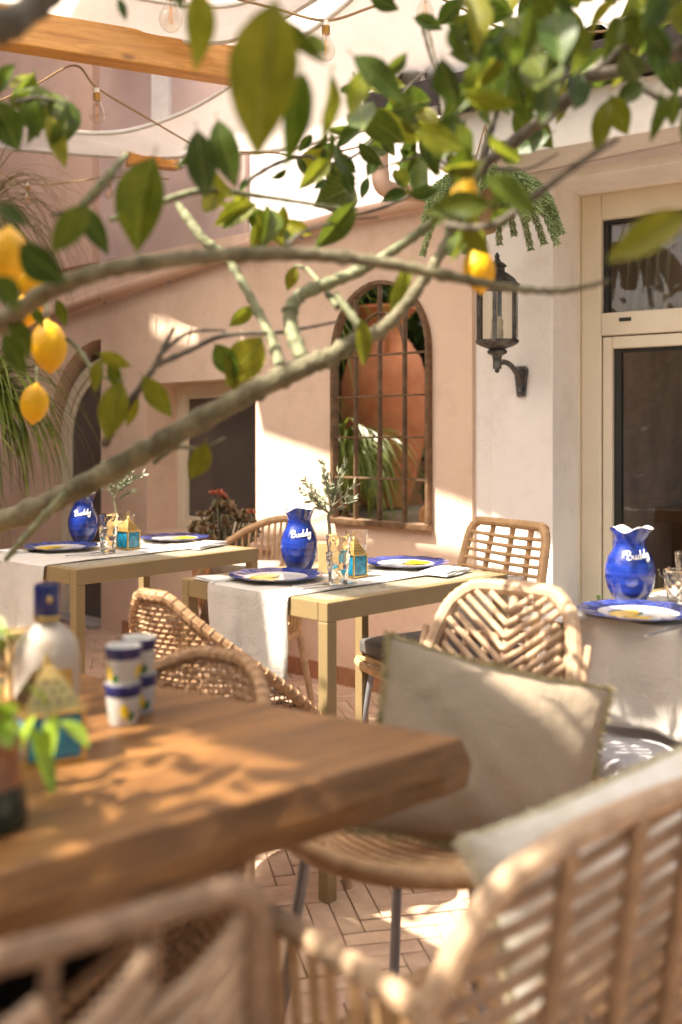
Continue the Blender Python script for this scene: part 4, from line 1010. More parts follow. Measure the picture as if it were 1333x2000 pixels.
# ------------------------------------------------------------------ ladder rattan chair (far right of the middle table)
def cushion_box(label, root, c, h, m, cat_='cushion', grp=None, name='seat_cushion'):
    b = MB(); N = 10
    def top(u, v): a, b_ = u*2-1, v*2-1; return Vector((c[0]+h[0]*a, c[1]+h[1]*b_, c[2]+h[2]*(.72+.28*(1-a**4)*(1-b_**4)+.03*math.sin(a*9)*math.sin(b_*7))))
    def bot(u, v): a, b_ = u*2-1, v*2-1; return Vector((c[0]+h[0]*a, c[1]-h[1]*b_, c[2]-h[2]*.96))
    b.grid(top, N, N); b.grid(bot, N, N); n1 = (N+1)**2
    tl = [k for k in range(N)]+[N+(N+1)*k for k in range(N)]+[(N+1)*N+N-k for k in range(N)]+[(N+1)*(N-k) for k in range(N)]
    bl = [n1+(N+1)*N+k for k in range(N)]+[n1+(N+1)*N+N-(N+1)*k for k in range(N)]+[n1+N-k for k in range(N)]+[n1+(N+1)*k for k in range(N)]
    L_ = len(tl); b.f += [(tl[(k+1)%L_], tl[k], bl[k], bl[(k+1)%L_]) for k in range(L_)]
    o = part(name, b, m, None, True, min(h)*.42, seg=3); o.matrix_basis = root.matrix_basis.copy(); return tag(o, label, cat_, grp)
def wrapped(pts, r, n=None):
    pts = [Vector(p) for p in pts]; q = resample(pts, n or max(6, int(sum((a-b).length for a, b in zip(pts, pts[1:]))/.008)))
    return MB().tube(q, [r*(1.07 if i % 2 else .96) for i in range(len(q))], 9)
def ladder_chair(label, c, face, m=M_RATTAN, H=.86, w_=.23, seatz=.42):
    t = thing('rattan_ladder_chair', label, 'chair', c, face)
    def B(y, z): q = max(0, (z-seatz)/(H-seatz)); return Vector((-.20-.10*q+.5*y*y, y, z))   # back surface
    wd = lambda z: w_*lerp(1.0, .86, max(0,(z-seatz)/(H-seatz)))
    fr = [B(-wd(seatz), seatz-.02), B(-wd(.6), .6), B(-wd(.78), .78)]+[B(-wd(H)+.05-.05*math.cos(a), H-.05+.05*math.sin(a)) for a in (.5,1.1,1.57)]+[B(wd(H)-.05+.05*math.cos(a), H-.05+.05*math.sin(a)) for a in (1.57,1.1,.5)]+[B(wd(.78), .78), B(wd(.6), .6), B(wd(seatz), seatz-.02)]
    part('back_frame', wrapped(cat(fr, 6), .0155), m, t)
    for k in (-1, 0, 1):
        part('back_post', MB().tube([B(k*wd(z)*.5, z)+Vector((-.006,0,0)) for z in [lerp(seatz-.02, H-.005, j/8) for j in range(9)]], .0095, 8), m, t)
    for j in range(13):
        z = seatz+.04+j*.030
        if z > H-.03: break
        part('back_slat', MB().tube([B(lerp(-wd(z), wd(z), k/12), z-.007*math.sin(math.pi*k/12))+Vector((.006,0,0)) for k in range(13)], [.0062*(1.25 if k in (3,6,9) else 1) for k in range(13)], 7), m, t)
    sf = [(-.20,-.22,seatz),(-.05,-.24,seatz-.005),(.14,-.235,seatz-.01),(.225,-.18,seatz-.02),(.245,0,seatz-.025),(.225,.18,seatz-.02),(.14,.235,seatz-.01),(-.05,.24,seatz-.005),(-.20,.22,seatz)]
    part('seat_frame', wrapped(cat(sf, 5), .014), m, t)
    part('seat_frame', wrapped([(-.20,-.22,seatz),(-.20,.22,seatz)], .013), m, t)
    for j in range(14):
        x = -.17+j*.0295; y = .235 if x < .12 else .235-.6*(x-.12); part('seat_slat', MB().tube([(x, lerp(-y,y,k/8), seatz-.012*math.sin(math.pi*k/8)-.004) for k in range(9)], .0075, 7), m, t)
    for sx, sy in ((1,1),(1,-1),(-1,1),(-1,-1)):
        part('leg', MB().tube([(sx*.16,sy*.18,seatz-.008),(sx*.22,sy*.22,0)], .011, 10), M_STEEL, t)
    for sx in (-1, 1): part('stretcher', MB().tube([(sx*.165,-.185,seatz-.03),(sx*.165,.185,seatz-.03)], .008, 8), M_STEEL, t)
    return t
fA = math.atan2(-.52,-.85)
lc = ladder_chair('rattan ladder back chair at the far right end of the middle table', (.345,3.33,0), fA)
cushion_box('dark grey seat cushion on the ladder back chair', lc, (.01,0,.455), (.20,.205,.030), M_GREYC)

# pillow: w along u, h along v, thickness along n
def pillow(name, label, c, u_, v_, w_, h_, th, m, fringe=None, seed=0, cat_='pillow'):
    c = Vector(c); u_ = Vector(u_).normalized(); v_ = Vector(v_); v_ = (v_-u_*v_.dot(u_)).normalized(); n_ = u_.cross(v_)
    t = thing(name, label, cat_, c); rr = random.Random(seed); ph = [rr.uniform(0,6.28) for _ in range(8)]; b = MB()
    def prof(a, b_):
        k = max(0,(1-abs(a)**2.6))**.62*max(0,(1-abs(b_)**2.6))**.62; return k
    def edge(a, b_):      # pulled-in sides, pointed corners
        return a*(1-.075*(1-b_*b_)), b_*(1-.085*(1-a*a))
    N = 40
    for sg in (1, -1):
        def f(uu, vv, sg=sg):
            a, b_ = uu*2-1, vv*2-1; ea, eb = edge(a, b_); k = prof(a, b_)
            wr = .05*math.sin(a*7+ph[0]+b_*2)*math.sin(b_*6+ph[1]) + .03*math.sin((a+b_)*11+ph[2]) + .035*math.exp(-((abs(a)-.85)**2+(abs(b_)-.75)**2)*14)*math.sin((a-b_)*20+ph[3])
            crease = .06*math.exp(-((a*.8-b_*.9+.9)**2)*60)+.05*math.exp(-((a*.9+b_*.7-1.05)**2)*70)
            return c*0+u_*(ea*w_/2)+v_*(eb*h_/2)+n_*(sg*th/2*k*(1+wr-crease*(1 if sg > 0 else 0)))
        b.grid(f, N, N)
    if True:
        # fix winding on second half
        h = len(b.f)//2; b.f = b.f[:h]+[tuple(reversed(q)) for q in b.f[h:]]
    part('cover', b, m, t)
    ed = [];  n4 = 60
    for k in range(n4): ed.append((-1+2*k/n4, -1))
    for k in range(n4): ed.append((1, -1+2*k/n4))
    for k in range(n4): ed.append((1-2*k/n4, 1))
    for k in range(n4): ed.append((-1, 1-2*k/n4))
    pts = []
    for a, b_ in ed:
        ea, eb = edge(a, b_); pts.append(u_*(ea*w_/2)+v_*(eb*h_/2))
    part('seam', MB().tube(pts, .0032, 5, True), fringe or m, t)
    if fringe:
        b = MB()
        for k in range(2600):
            i = rr.random()*len(pts); i0 = int(i) % len(pts); p = pts[i0].lerp(pts[(i0+1) % len(pts)], i-int(i)); o = p.normalized()
            d = (o+Vector((rr.gauss(0,.35),rr.gauss(0,.35),rr.gauss(-.15,.35)))).normalized()*rr.uniform(.012,.024)*FL
            b.tube([p, p+d*.5, p+d+Vector((0,0,-.003))], [.0007,.0006,.0004], 3, cap=False)
        part('fringe', b, fringe, t, True, kind='stuff')
    return t
FL = .75
M_FRG = mat('olive_fringe', (.34,.27,.12), .9, .25, 60, col2=(.46,.38,.20))
M_FRY = mat('yellow_fringe', (.66,.58,.36), .9, .25, 60, col2=(.74,.68,.50))
lm = lc.matrix_basis
pillow('linen_pillow', 'taupe linen pillow on the ladder back chair below the table', lm@Vector((-.12,.03,.585)), lm.to_3x3()@Vector((0,1,0)), lm.to_3x3()@Vector((-.33,0,1)), .37, .26, .10, M_TAUPE, None, 2)

# ------------------------------------------------------------------ rope chair behind the left table
def rod_chair(label, c, face):
    t = thing('rattan_rod_chair', label, 'chair', c, face); H = .82; sz = .42
    def B(a, z): q = (z-sz)/(H-sz); r = .25+.03*q; return Vector((-r*math.cos(a)+.02-.05*q, r*math.sin(a), z))
    top = lambda a: H-.33*(abs(a)/1.75)**2.0
    part('top_rail', wrapped([B(a, top(a)) for a in [lerp(-1.75,1.75,k/30) for k in range(31)]], .015), M_RATTAN, t)
    for k in range(34):
        a = lerp(-1.66,1.66,k/33); part('rod', MB().tube([B(a*.9,sz-.02), B(a*.95,lerp(sz,top(a),.5)), B(a,top(a))], .0055, 6), M_RATTAN, t)
    sf = [(.05+.26*math.cos(a)*1.0,.25*math.sin(a),sz-.02) for a in [k*math.pi/12 for k in range(24)]]
    part('seat_ring', MB().tube(sf, .016, 8, True), M_RATTAN, t)
    b = MB().lathe([(.24,sz-.03),(.25,sz-.02),(.24,sz-.012),(.001,sz-.012)], 28, (.03,0,0)); part('seat_panel', b, M_RATTAN, t)
    for sx, sy in ((1,1),(1,-1),(-1,1),(-1,-1)): part('leg', MB().tube([(sx*.16,sy*.17,sz-.02),(sx*.21,sy*.22,0)], [.016,.011], 9), M_RATTAN2, t)
    return t
rc = rod_chair('rattan chair with thin upright rods at the left table end', (-.40,3.93,0), math.atan2(-.80,-.60))
lm = rc.matrix_basis
pillow('linen_pillow', 'taupe linen pillow on the rod back chair under the left table', lm@Vector((.06,.05,.56)), lm.to_3x3()@Vector((0,1,0)), lm.to_3x3()@Vector((-.3,0,1)), .36, .28, .10, M_TAUPE, None, 5)

# ------------------------------------------------------------------ herringbone chair with the beige pillow
def herring_chair(label, c, face, m=M_RATTAN2):
    t = thing('rattan_shell_chair', label, 'chair', c, face); H = .845; sz = .49
    # frame outline in (y, s) with s 0 at the seat rear, 1 at the top
    def hwid(s): return interp([0,.3,.6,.8,.92,.97,1.0],[.185,.18,.165,.15,.13,.105,.0], s)
    def B(y, s): return Vector((-.19-.14*s+.9*y*y, y, lerp(sz, H, s)))
    fl_ = [B(-hwid(s), s) for s in (0,.15,.3,.45,.6,.72,.82,.90,.965)]+[B(-.08,.995), B(0,1.0), B(.08,.995)]+[B(hwid(s), s) for s in (.965,.90,.82,.72,.6,.45,.3,.15,0)]
    part('back_frame', wrapped(cat(fl_, 5), .0165), m, t)
    part('back_spine', MB().tube([B(0, s)+Vector((-.008,0,0)) for s in [k/10 for k in range(11)]], .012, 8), m, t)
    for sy in (-1, 1):
        for k in range(17):                # V-shaped parallel canes from the rim down to the spine
            c_ = 1.30-k*.068; n = 10; pts = []
            for j in range(n+1):
                y = .165*(1-j/n); s_ = c_-.36*(1-y/.165)**.9
                if s_ < .02 or s_ > .975 or y > hwid(min(.97, s_))-.012: continue
                pts.append(B(sy*y, s_)+Vector((.010,0,0)))
            if len(pts) > 2: part('back_slat', MB().tube(pts, .0066, 8), m, t)
        for k in range(4):
            y = sy*(.05+k*.045); pts = [B(y, s_)+Vector((-.010,0,0)) for s_ in (.05,.3,.55,.75)]; part('back_post', MB().tube(pts, .0075, 7), m, t)
    for k in range(5):
        s_ = .12+k*.15; w_ = hwid(s_); part('back_rung', MB().tube([B(lerp(-w_,w_,j/10), s_)+Vector((-.016,0,0)) for j in range(11)], .0065, 7), m, t)
    # seat: dished oval of bent canes
    def S(x, y): return sz-.055*(1-min(1,(x*x+y*y)/.075))-.012*(x/.26)
    ring = [(.01+.278*math.cos(a), .278*math.sin(a), sz-.012*math.cos(a)) for a in [2*math.pi*k/40 for k in range(40)]]
    part('seat_ring', MB().tube(ring, .017, 10, True), M_RATTAN, t)
    for k in range(19):
        x = -.235+k*.0262; y = math.sqrt(max(0,.25**2-(x)**2)); 
        if y < .04: continue
        part('seat_cane', MB().tube([(x+.05*(1-(j/6-1)**2)-.02, lerp(-y,y,j/12), S(x,lerp(-y,y,j/12))) for j in range(13)], .0078, 7), M_RATTAN, t)
    for j, yy in enumerate((-.10,0,.10)): part('seat_bar', MB().tube([(x,yy,S(x,yy)-.014) for x in (-.22,-.1,0,.1,.22)], .009, 7), M_STEEL, t)
    for sx, sy in ((1,1),(1,-1),(-1,1),(-1,-1)):
        part('leg', MB().tube([(sx*.15,sy*.17,sz-.05),(sx*.20,sy*.22,0)], .011, 10), M_STEEL, t)
    return t
hf = math.atan2(-.80,-.60)
hcx = herring_chair('rattan chair with V shaped back canes behind the beige pillow', (.168,1.82,0), hf)
cpl = P(952,1476,1.78)
pillow('beige_pillow', 'plain beige pillow with olive fringe on the V back chair', cpl, P(1160,1385,1.80)-P(760,1275,1.80)+Vector((0,.06,0)), Vector((.10,.30,1)), .44, .335, .125, M_BEIGE, M_FRG, 4)
FL = .6

# ------------------------------------------------------------------ cushioned rattan stool under the right table
t = thing('rattan_bench', 'rattan bench with grey pad tucked under the right table', 'bench', (.78,2.22,0), A_R)
for sx in (-1,1):
    part('side_frame', wrapped(cat([(sx*.24,-.30,0),(sx*.25,-.29,.40),(sx*.25,-.24,.425),(sx*.25,.24,.425),(sx*.25,.29,.40),(sx*.24,.30,0)],5), .016), M_RATTAN, t)
for k in range(16): part('cane', MB().tube([(-.245,-.25+k*.0333,.425),(.245,-.25+k*.0333,.425)], .008, 7), M_RATTAN, t)
for sy in (-1,1): part('rail', MB().tube([(-.245,sy*.285,.30),(.245,sy*.285,.30)], .010, 7), M_RATTAN, t)
cushion_box('light grey pad on the bench below the linen runner', t, (0,0,.466), (.25,.27,.031), M_LGREY)

# ------------------------------------------------------------------ heavy wooden table
A0 = T(905,1440,.75); Bd = Vector((-.857,.515,0)); Fd = (T(0,1702,.75)-A0).normalized()
wt = thing('wooden_table', 'heavy wooden slab table in the foreground with sun flecks', 'table', (A0.x, A0.y, 0), math.atan2(-Fd.y,-Fd.x))
A2 = A0+Bd*1.05; A3 = A0+Fd*1.9; A4 = A3+Bd*1.05
inv = wt.matrix_basis.inverted()
def loc(p): q = inv@Vector((p.x,p.y,0)); return (q.x,q.y)
n_e = 40; edge_ = []
for k in range(n_e+1):
    p = A3.lerp(A0, k/n_e); edge_.append(p)
top = [loc(p) for p in edge_]+[loc(A2), loc(A4)]
b = MB(); nrm = Vector((-Fd.y, Fd.x, 0)); nrm = nrm if nrm.dot(Bd) < 0 else -nrm
botp = []
for k, p in enumerate(edge_): botp.append(loc(p+nrm*(.004+.004*math.sin(k*.9)+.003*math.sin(k*2.3))))
endn = Vector((.515,.857,0))
botp[-1] = loc(A0+endn*.012+nrm*.004); midp = list(top); 
midr = [loc(p+nrm*(.010+.003*math.sin(k*1.3))) for k, p in enumerate(edge_)]; midr[-1] = loc(A0+endn*.020+nrm*.008)
bot = botp+[loc(A2+endn*.012), loc(A4)]; mid = midr+[loc(A2+endn*.02), loc(A4)]
n = len(top); vs = [(x,y,.678) for x,y in bot]+[(x,y,.712) for x,y in mid]+[(x,y,.75) for x,y in top]
b.add(vs, [tuple(range(n-1,-1,-1)), tuple(range(2*n,3*n))]+[(i,(i+1)%n,n+(i+1)%n,n+i) for i in range(n)]+[(n+i,n+(i+1)%n,2*n+(i+1)%n,2*n+i) for i in range(n)])
part('slab', b, M_SLAB, wt, False, .005, seg=3)
cc = (A0+A4)*.5
for s_ in (-.55, .45):
    q = inv@Vector((cc.x, cc.y, 0)); part('trestle_leg', MB().box((q.x+s_, q.y, .335), (.05, .25, .336)), M_SLAB, wt, False, .006); part('trestle_foot', MB().box((q.x+s_, q.y, .03), (.07, .36, .03)), M_SLAB, wt, False, .006)

zW_ = .7512
# bottle
t = thing('ceramic_bottle', 'frosted white bottle with navy cap on the wooden table', 'bottle', T(92,1395,zW_), .5)
oval = lambda i, a, r, z: (r*(1-.28*math.sin(a)**2 if z < .14 else 1), z)
part('body', MB().lathe([(.042,0),(.046,.004),(.0475,.03),(.0475,.085),(.044,.106),(.034,.122),(.020,.132),(.015,.138),(.015,.150)], 40, fn=oval), M_FROST, t)
part('cap', MB().lathe([(.0175,.140),(.0185,.142),(.0185,.190),(.0175,.193),(.001,.193)], 28), M_NAVY, t)
part('cap_band', MB().lathe([(.0178,.1395),(.0192,.1405),(.0192,.1465),(.0187,.1475)], 28, capb=False), M_GOLD, t)
part('cap_seal', MB().ball((0,-.0185,.172), .004, 8, 6, (1,.4,1.4)), M_GOLD, t)
part('gold_label', MB().grid(lambda u, v: Vector((lerp(-.03,.03,u), -.0475*math.sqrt(1-.52*((u-.5)*1.25)**2)*.735, lerp(.022,.072,v))), 12, 4), M_GOLD, t)
t = thing('cork_board', 'pale wooden box behind the frosted bottle', 'box', T(58,1362,zW_), .4)
part('box', MB().box((0,0,.05),(.035,.02,.0495)), M_WPOT, t, False, .004); part('lid', MB().box((0,0,.104),(.037,.022,.0045)), M_WPOT, t, False, .002)
# stacked lemon cups
def cup(label, pos, rot, grp='stacked lemon painted cups'):
    t = thing('lemon_cup', label, 'cup', pos, rot, grp); h, r0, r1 = .058, .0205, .0262; rr = lambda z: lerp(r0, r1, z/h)
    part('body', MB().lathe([(r0-.001,0),(r0,.002),(rr(.041),.041)], 32), M_CUPW, t)
    part('navy_band', MB().lathe([(rr(.041),.041),(rr(.042)+.0006,.042),(r1+.0006,h-.001),(r1-.0008,h)], 32, capb=False), M_NAVY, t)
    part('lining', MB().lathe([(r1-.0008,h),(r1-.0028,h-.001),(r0-.002,.008),(.0005,.007)], 32, capb=False), M_WHITEG, t)
    def dab(a0, z0, a, b_, m_, nm, ro=0):
        q = []; 
        for k in range(14):
            w_ = k*2*math.pi/14; x, z = a*math.cos(w_), b_*math.sin(w_); x, z = x*math.cos(ro)-z*math.sin(ro), x*math.sin(ro)+z*math.cos(ro); zz = z0+z; an = a0+x/rr(zz); R_ = rr(zz)+.0004; q.append((R_*math.cos(an), R_*math.sin(an), zz))
        R_ = rr(z0)+.0009; b2 = MB(); b2.add([(R_*math.cos(a0),R_*math.sin(a0),z0)]+q, [(0,k+1,(k+1)%14+1) for k in range(14)]); part(nm, b2, m_, t, False)
    for k in range(3):
        a0 = k*2.1; dab(a0, .022, .006, .011, M_YEL, 'painted_lemon', .2); dab(a0+.46, .014, .005, .007, M_GRNP, 'painted_leaf', -.3)
    return t
pA, pB = T(241,1412,zW_), T(272,1390,zW_)
cup('lower cup of the nearer stack of lemon painted cups', pA, 2.9); cup('upper cup of the nearer stack of lemon painted cups', pA+Vector((.0005,0,.0535)), 3.9)
cup('lower cup of the farther stack of lemon painted cups', pB, 5.0); cup('upper cup of the farther stack of lemon painted cups', pB+Vector((0,.0005,.0535)), .6)

# small potted lime-green plant at the left edge of the table
pp0 = T(-26,1612,zW_); t = thing('potted_herb', 'lime green leafy herb in a brown pot at the left edge', 'potted plant', pp0)
part('pot', MB().lathe([(.036,0),(.042,.004),(.040,.03),(.035,.065),(.034,.082),(.037,.088),(.033,.088),(.030,.08),(.001,.078)], 28), mat('brown_glaze', (.26,.10,.04), .35, .4, 25), t)
part('green_glaze', MB().lathe([(.0412,.002),(.0424,.005),(.0408,.03),(.0385,.045)], 28, capb=False), mat('dark_green_glaze', (.01,.022,.014), .25, .2, 25), t)
M_LIME = mat('lime_leaf', (.20,.36,.02), .4, .3, 20, col2=(.38,.52,.06), trans=.4)
def herbleaf(b, p, d, L, w_):
    d = d.normalized(); s = d.cross(Vector((0,0,1))); s = s.normalized() if s.length > .1 else Vector((1,0,0)); n_ = s.cross(d); N = 6; vs = []
    for k in range(N+1):
        q = k/N; ww = w_*math.sin(math.pi*min(1,q*.92+.05))**.8; m_ = p+d*L*q-Vector((0,0,1))*L*.35*q*q
        vs += [m_-s*ww+n_*ww*.3, m_, m_+s*ww+n_*ww*.3]
    b.add(vs, [f for k in range(N) for f in ((3*k,3*k+1,3*k+4,3*k+3),(3*k+1,3*k+2,3*k+5,3*k+4))])
rr = random.Random(11)
for k in range(20):
    a = rr.uniform(0,6.28); e = rr.uniform(0,1.2); d = Vector((math.cos(a)*math.cos(e), math.sin(a)*math.cos(e), math.sin(e))); h = rr.uniform(.09,.20); b = MB()
    herbleaf(b, Vector((rr.gauss(0,.012),rr.gauss(0,.012),h)), d, rr.uniform(.030,.050), rr.uniform(.012,.018)); part('leaf', b, M_LIME, t)
for k in range(5): part('stem', MB().tube([(0,0,.075),(rr.gauss(0,.01),rr.gauss(0,.01),.13),(rr.gauss(0,.02),rr.gauss(0,.02),.20)], .0022, 5), M_TWIG, t)
t = thing('lemon_sprig', 'bright green leaf sprig leaning on the teal lantern, wooden table', 'leaf sprig', T(85,1500,zW_))
for q in ((70,1400,40,1450,1.17),(120,1410,160,1432,1.17),(110,1395,95,1460,1.18),(60,1420,95,1500,1.16),(90,1380,60,1330,1.18)):
    p0 = P(q[0],q[1],q[4]); p1 = P(q[2],q[3],q[4]-.01); b = MB(); herbleaf(b, p0, p1-p0, (p1-p0).length*1.3, .014); part('leaf', b, M_LIME, t, True, world=True)
part('stem', MB().tube([T(85,1500,zW_+.002), P(88,1440,1.18), P(92,1385,1.185)], .0022, 5), M_TWIG, t, True, world=True)

# ------------------------------------------------------------------ foreground armchair (right)
af = thing('rattan_armchair', 'pale rattan armchair with curved rail in the right foreground', 'armchair', (.30,1.27,0), math.atan2(.9,-.43))
rail = [P(*q) for q in ((505,1790,1.23),(560,1806,1.19),(640,1856,1.12),(740,1918,1.05),(800,1958,1.01),(832,1968,.985),(862,1925,.985),(905,1832,.985),(960,1755,.99),(1030,1690,1.0),(1110,1640,1.03),(1220,1588,1.08),(1333,1545,1.14),(1420,1525,1.19))]
rail += [Vector((.62,1.33,.77)), Vector((.66,1.42,.70)), Vector((.63,1.52,.62)), Vector((.56,1.68,.58))]
part('top_rail', wrapped(cat(rail[5:], 8), .0145), M_RATTAN2, af, True, world=True)
part('arm_rail', wrapped(cat([P(480,1800,1.26)+Vector((0,.0,-.03))]+rail[:6], 8), .0145), M_RATTAN2, af, True, world=True)
Jp = rail[5]
part('rear_post', wrapped([Jp, Jp+Vector((.0,-.002,-.2)), Vector((Jp.x-.01,Jp.y-.03,.0))], .015), M_RATTAN2, af, True, world=True)
Jr = rail[0]; part('front_post', wrapped([Jr+Vector((-.01,.01,-.01)), Vector((Jr.x,Jr.y+.02,.35)), Vector((Jr.x,Jr.y+.05,0))], .015), M_RATTAN2, af, True, world=True)
part('far_post', wrapped([Vector((.56,1.68,.58)), Vector((.56,1.70,.0))], .015), M_RATTAN2, af, True, world=True); part('far_rear_post', wrapped([rail[13]+Vector((.03,.02,-.03)), Vector((.60,1.22,.0))], .015), M_RATTAN2, af, True, world=True)
bx = [p for p in cat(rail[5:14], 6)]; bxx = [p.x for p in bx]
def bk(x, z):        # back surface of the armchair: below the rail, leaning
    y = interp(bxx, [p.y for p in bx], x); zr_ = interp(bxx, [p.z for p in bx], x); return Vector((x-.16*(zr_-z)*.6, y+.10*(zr_-z), z))
zmax = interp(bxx, [p.z for p in bx], .42)
for k in range(14):
    z = .345+k*.0300; xs = [x for x in [lerp(.085,.43,j/40) for j in range(41)] if interp(bxx, [p.z for p in bx], x) > z+.012]
    if len(xs) < 4: continue
    pts = [bk(x, min(z+.22*(x-.09), interp(bxx, [p.z for p in bx], x)-.004)) for x in xs]; part('back_slat', MB().tube(pts, .0072, 7), M_RATTAN4, af, True, world=True)
for x in (.235,.325,.405):
    zr_ = interp(bxx, [p.z for p in bx], x); pts = [bk(x, lerp(zr_-.004, .36, j/24)) + Vector((0,-.014,0)) for j in range(25)]
    part('back_post', MB().tube(pts, [.0095*(1.25 if j % 2 else .92) for j in range(25)], 8), M_RATTAN4, af, True, world=True)
for k in range(11):          # uprights under the arm
    q = (k+.6)/11; p = Jr.lerp(Jp, q); a = cat(rail[:6], 8); p = a[int(q*(len(a)-1))]
    part('arm_cane', MB().tube([p, Vector((p.x+.01,p.y,.42))], .0075, 7), M_RATTAN, af, True, world=True)
seatp = [Vector((Jp.x,Jp.y+.02,.40)), Vector((.56,1.22,.40)), Vector((.52,1.62,.40)), Vector((.02,1.30,.40))]
part('seat_frame', wrapped(cat([(*p,) for p in seatp], 6, True)+[seatp[0]], .015), M_RATTAN, af, True, world=True)
for k in range(16):
    q = (k+.5)/16; part('seat_cane', MB().tube([seatp[0].lerp(seatp[1], q), seatp[3].lerp(seatp[2], q)], .008, 7), M_RATTAN, af, True, world=True)
pillow('white_pillow', 'white pillow with yellow fringe in the foreground armchair', P(1258,1688,1.27), P(1333,1450,1.36)-P(905,1640,1.18), Vector((-.25,.12,1)), .50, .24, .13, M_PRINT, M_FRY, 6)

# ------------------------------------------------------------------ foreground chair (left)
ag = thing('rattan_side_chair', 'brown rattan chair back in the left foreground before the table', 'chair', (-.30,.98,0), math.atan2(.76,-.65))
gr = [P(*q) for q in ((-330,1960,.62),(-120,1905,.68),(0,1872,.715),(200,1815,.77),(380,1760,.81),(450,1738,.825),(488,1750,.832),(504,1785,.835),(504,1850,.838),(503,2000,.845))]
gr.append(Vector((gr[-1].x+.01, gr[-1].y+.01, .40))); gr.append(Vector((gr[-1].x, gr[-1].y, 0)))
part('back_frame', wrapped(cat(gr, 7), .0115), M_RATTAN3, ag, True, world=True)
Lp = gr[0]; part('rear_post', wrapped([Lp, Lp+Vector((-.01,0,-.1)), Vector((Lp.x-.01,Lp.y,0))], .0125), M_RATTAN3, ag, True, world=True)
g0, g1 = P(488,1738,.832), P(-330,1960,.62)
def gb(q, z): p = g0.lerp(g1, q); return Vector((p.x+.10*(.78-z)*-.3, p.y+.12*(.78-z), z))
zt_ = g0.z
grc = cat(gr[:7], 10)
for q in (.30,.58,.85):
    x_ = g0.lerp(g1, q).x; tp = min(grc, key=lambda v: abs(v.x-x_)); part('back_post', MB().tube([tp.lerp(gb(q, .42), j/8) for j in range(9)], .0075, 8), M_RATTAN3, ag, True, world=True)
for k in range(24):
    z1_ = zt_-.022-(k % 12)*.027; seg_ = (0.0,.30) if k < 12 else (.30,.58)
    part('back_slat', MB().tube([gb(lerp(seg_[0],seg_[1],j/6), z1_-.055*j/6-.01*math.sin(math.pi*j/6))+Vector((0,.006,0)) for j in range(7)], .0075, 7), M_RATTAN2, ag, True, world=True)
for k in range(9): part('back_slat', MB().tube([gb(lerp(.58,.98,j/6), zt_-.03-k*.032-.02*math.sin(math.pi*j/6))+Vector((0,.006,0)) for j in range(7)], .0075, 7), M_RATTAN2, ag, True, world=True)
fd = Vector((-.65,.76,0)); s0 = Vector((g0.x,g0.y,.42)); s1_ = Vector((g1.x,g1.y,.42))
part('seat_frame', wrapped([s0, s0+fd*.42, s1_+fd*.42, s1_, s0], .014), M_RATTAN3, ag, True, world=True)
for k in range(14): q = (k+.5)/14; part('seat_cane', MB().tube([s0.lerp(s1_,q), s0.lerp(s1_,q)+fd*.42], .008, 7), M_RATTAN2, ag, True, world=True)
for p in (s0+fd*.42, s1_+fd*.42): part('front_leg', MB().tube([p, Vector((p.x,p.y,0))], .013, 8), M_RATTAN3, ag, True, world=True)
o = cushion_box('black seat cushion on the left foreground chair', ag, (0,0,0), (.17,.12,.022), M_BLACK); cm = (s0+s1_)*.5+fd*.24
o.matrix_basis = Matrix.Translation((cm.x,cm.y,.455)) @ Matrix.Rotation(math.atan2(s1_.y-s0.y, s1_.x-s0.x), 4, 'Z')
# ------------------------------------------------------------------ plants on the wall side
t = thing('hanging_sedum', 'hanging basket with plump pale green trailing sedum under the eave', 'plant', P(948,400,3.62))
ctr = P(948,395,3.62); b = MB(); rr = random.Random(21)
for k in range(60):
    a = rr.uniform(0,6.283); L = rr.uniform(.13,.30); d = Vector((math.cos(a),math.sin(a)*.8,rr.uniform(.2,.9))).normalized(); p = ctr+Vector((math.cos(a)*.05,math.sin(a)*.05,.07)); N = int(L/.008)
    for i in range(N):
        d = (d+Vector((math.cos(a)*.03,math.sin(a)*.03,-.105))).normalized(); p = p+d*.0095
        for j in range(4):
            w_ = i*1.1+j*1.57; s = d.orthogonal().normalized(); s = Matrix.Rotation(w_,3,d)@s; o_ = (s*.8+d*.6).normalized(); tq = d.cross(s).normalized()*.0060
            q0 = p; q1 = p+o_*.011; up_ = o_.cross(tq).normalized()*.0045; q2 = p+o_*.022
            b.add([q0, q1+tq, q1+up_, q1-tq, q1-up_, q2], [(0,2,1),(0,3,2),(0,4,3),(0,1,4),(5,1,2),(5,2,3),(5,3,4),(5,4,1)])
part('trailing_stems', b, M_SEDUM, t, True, world=True, kind='stuff')
part('woven_basket', MB().lathe([(.02,-.115),(.035,-.11),(.055,.0),(.075,.07),(.068,.07),(.05,0),(.001,-.02)], 24, (ctr.x,ctr.y,ctr.z)), M_ROPE, t, True, world=True)
for k in range(3):
    a = k*2.1+.4; part('hanging_cord', MB().tube([ctr+Vector((math.cos(a)*.07,math.sin(a)*.07,.07)), Vector((ctr.x,ctr.y,2.30))], .003, 5), M_ROPE, t, True, world=True)
def rosette(b, c, r, n, rr):
    for k in range(n):
        a = k*2.4; e = .2+.9*k/n; d = Vector((math.cos(a)*math.cos(e), math.sin(a)*math.cos(e), math.sin(e))); s = d.orthogonal().normalized()*r*.36; u_ = d.cross(s).normalized()*r*.13; m_ = c+d*r*.6
        b.add([c, m_+s, m_+u_, m_-s, m_-u_, c+d*r], [(0,2,1),(0,3,2),(0,4,3),(0,1,4),(5,1,2),(5,2,3),(5,3,4),(5,4,1)])
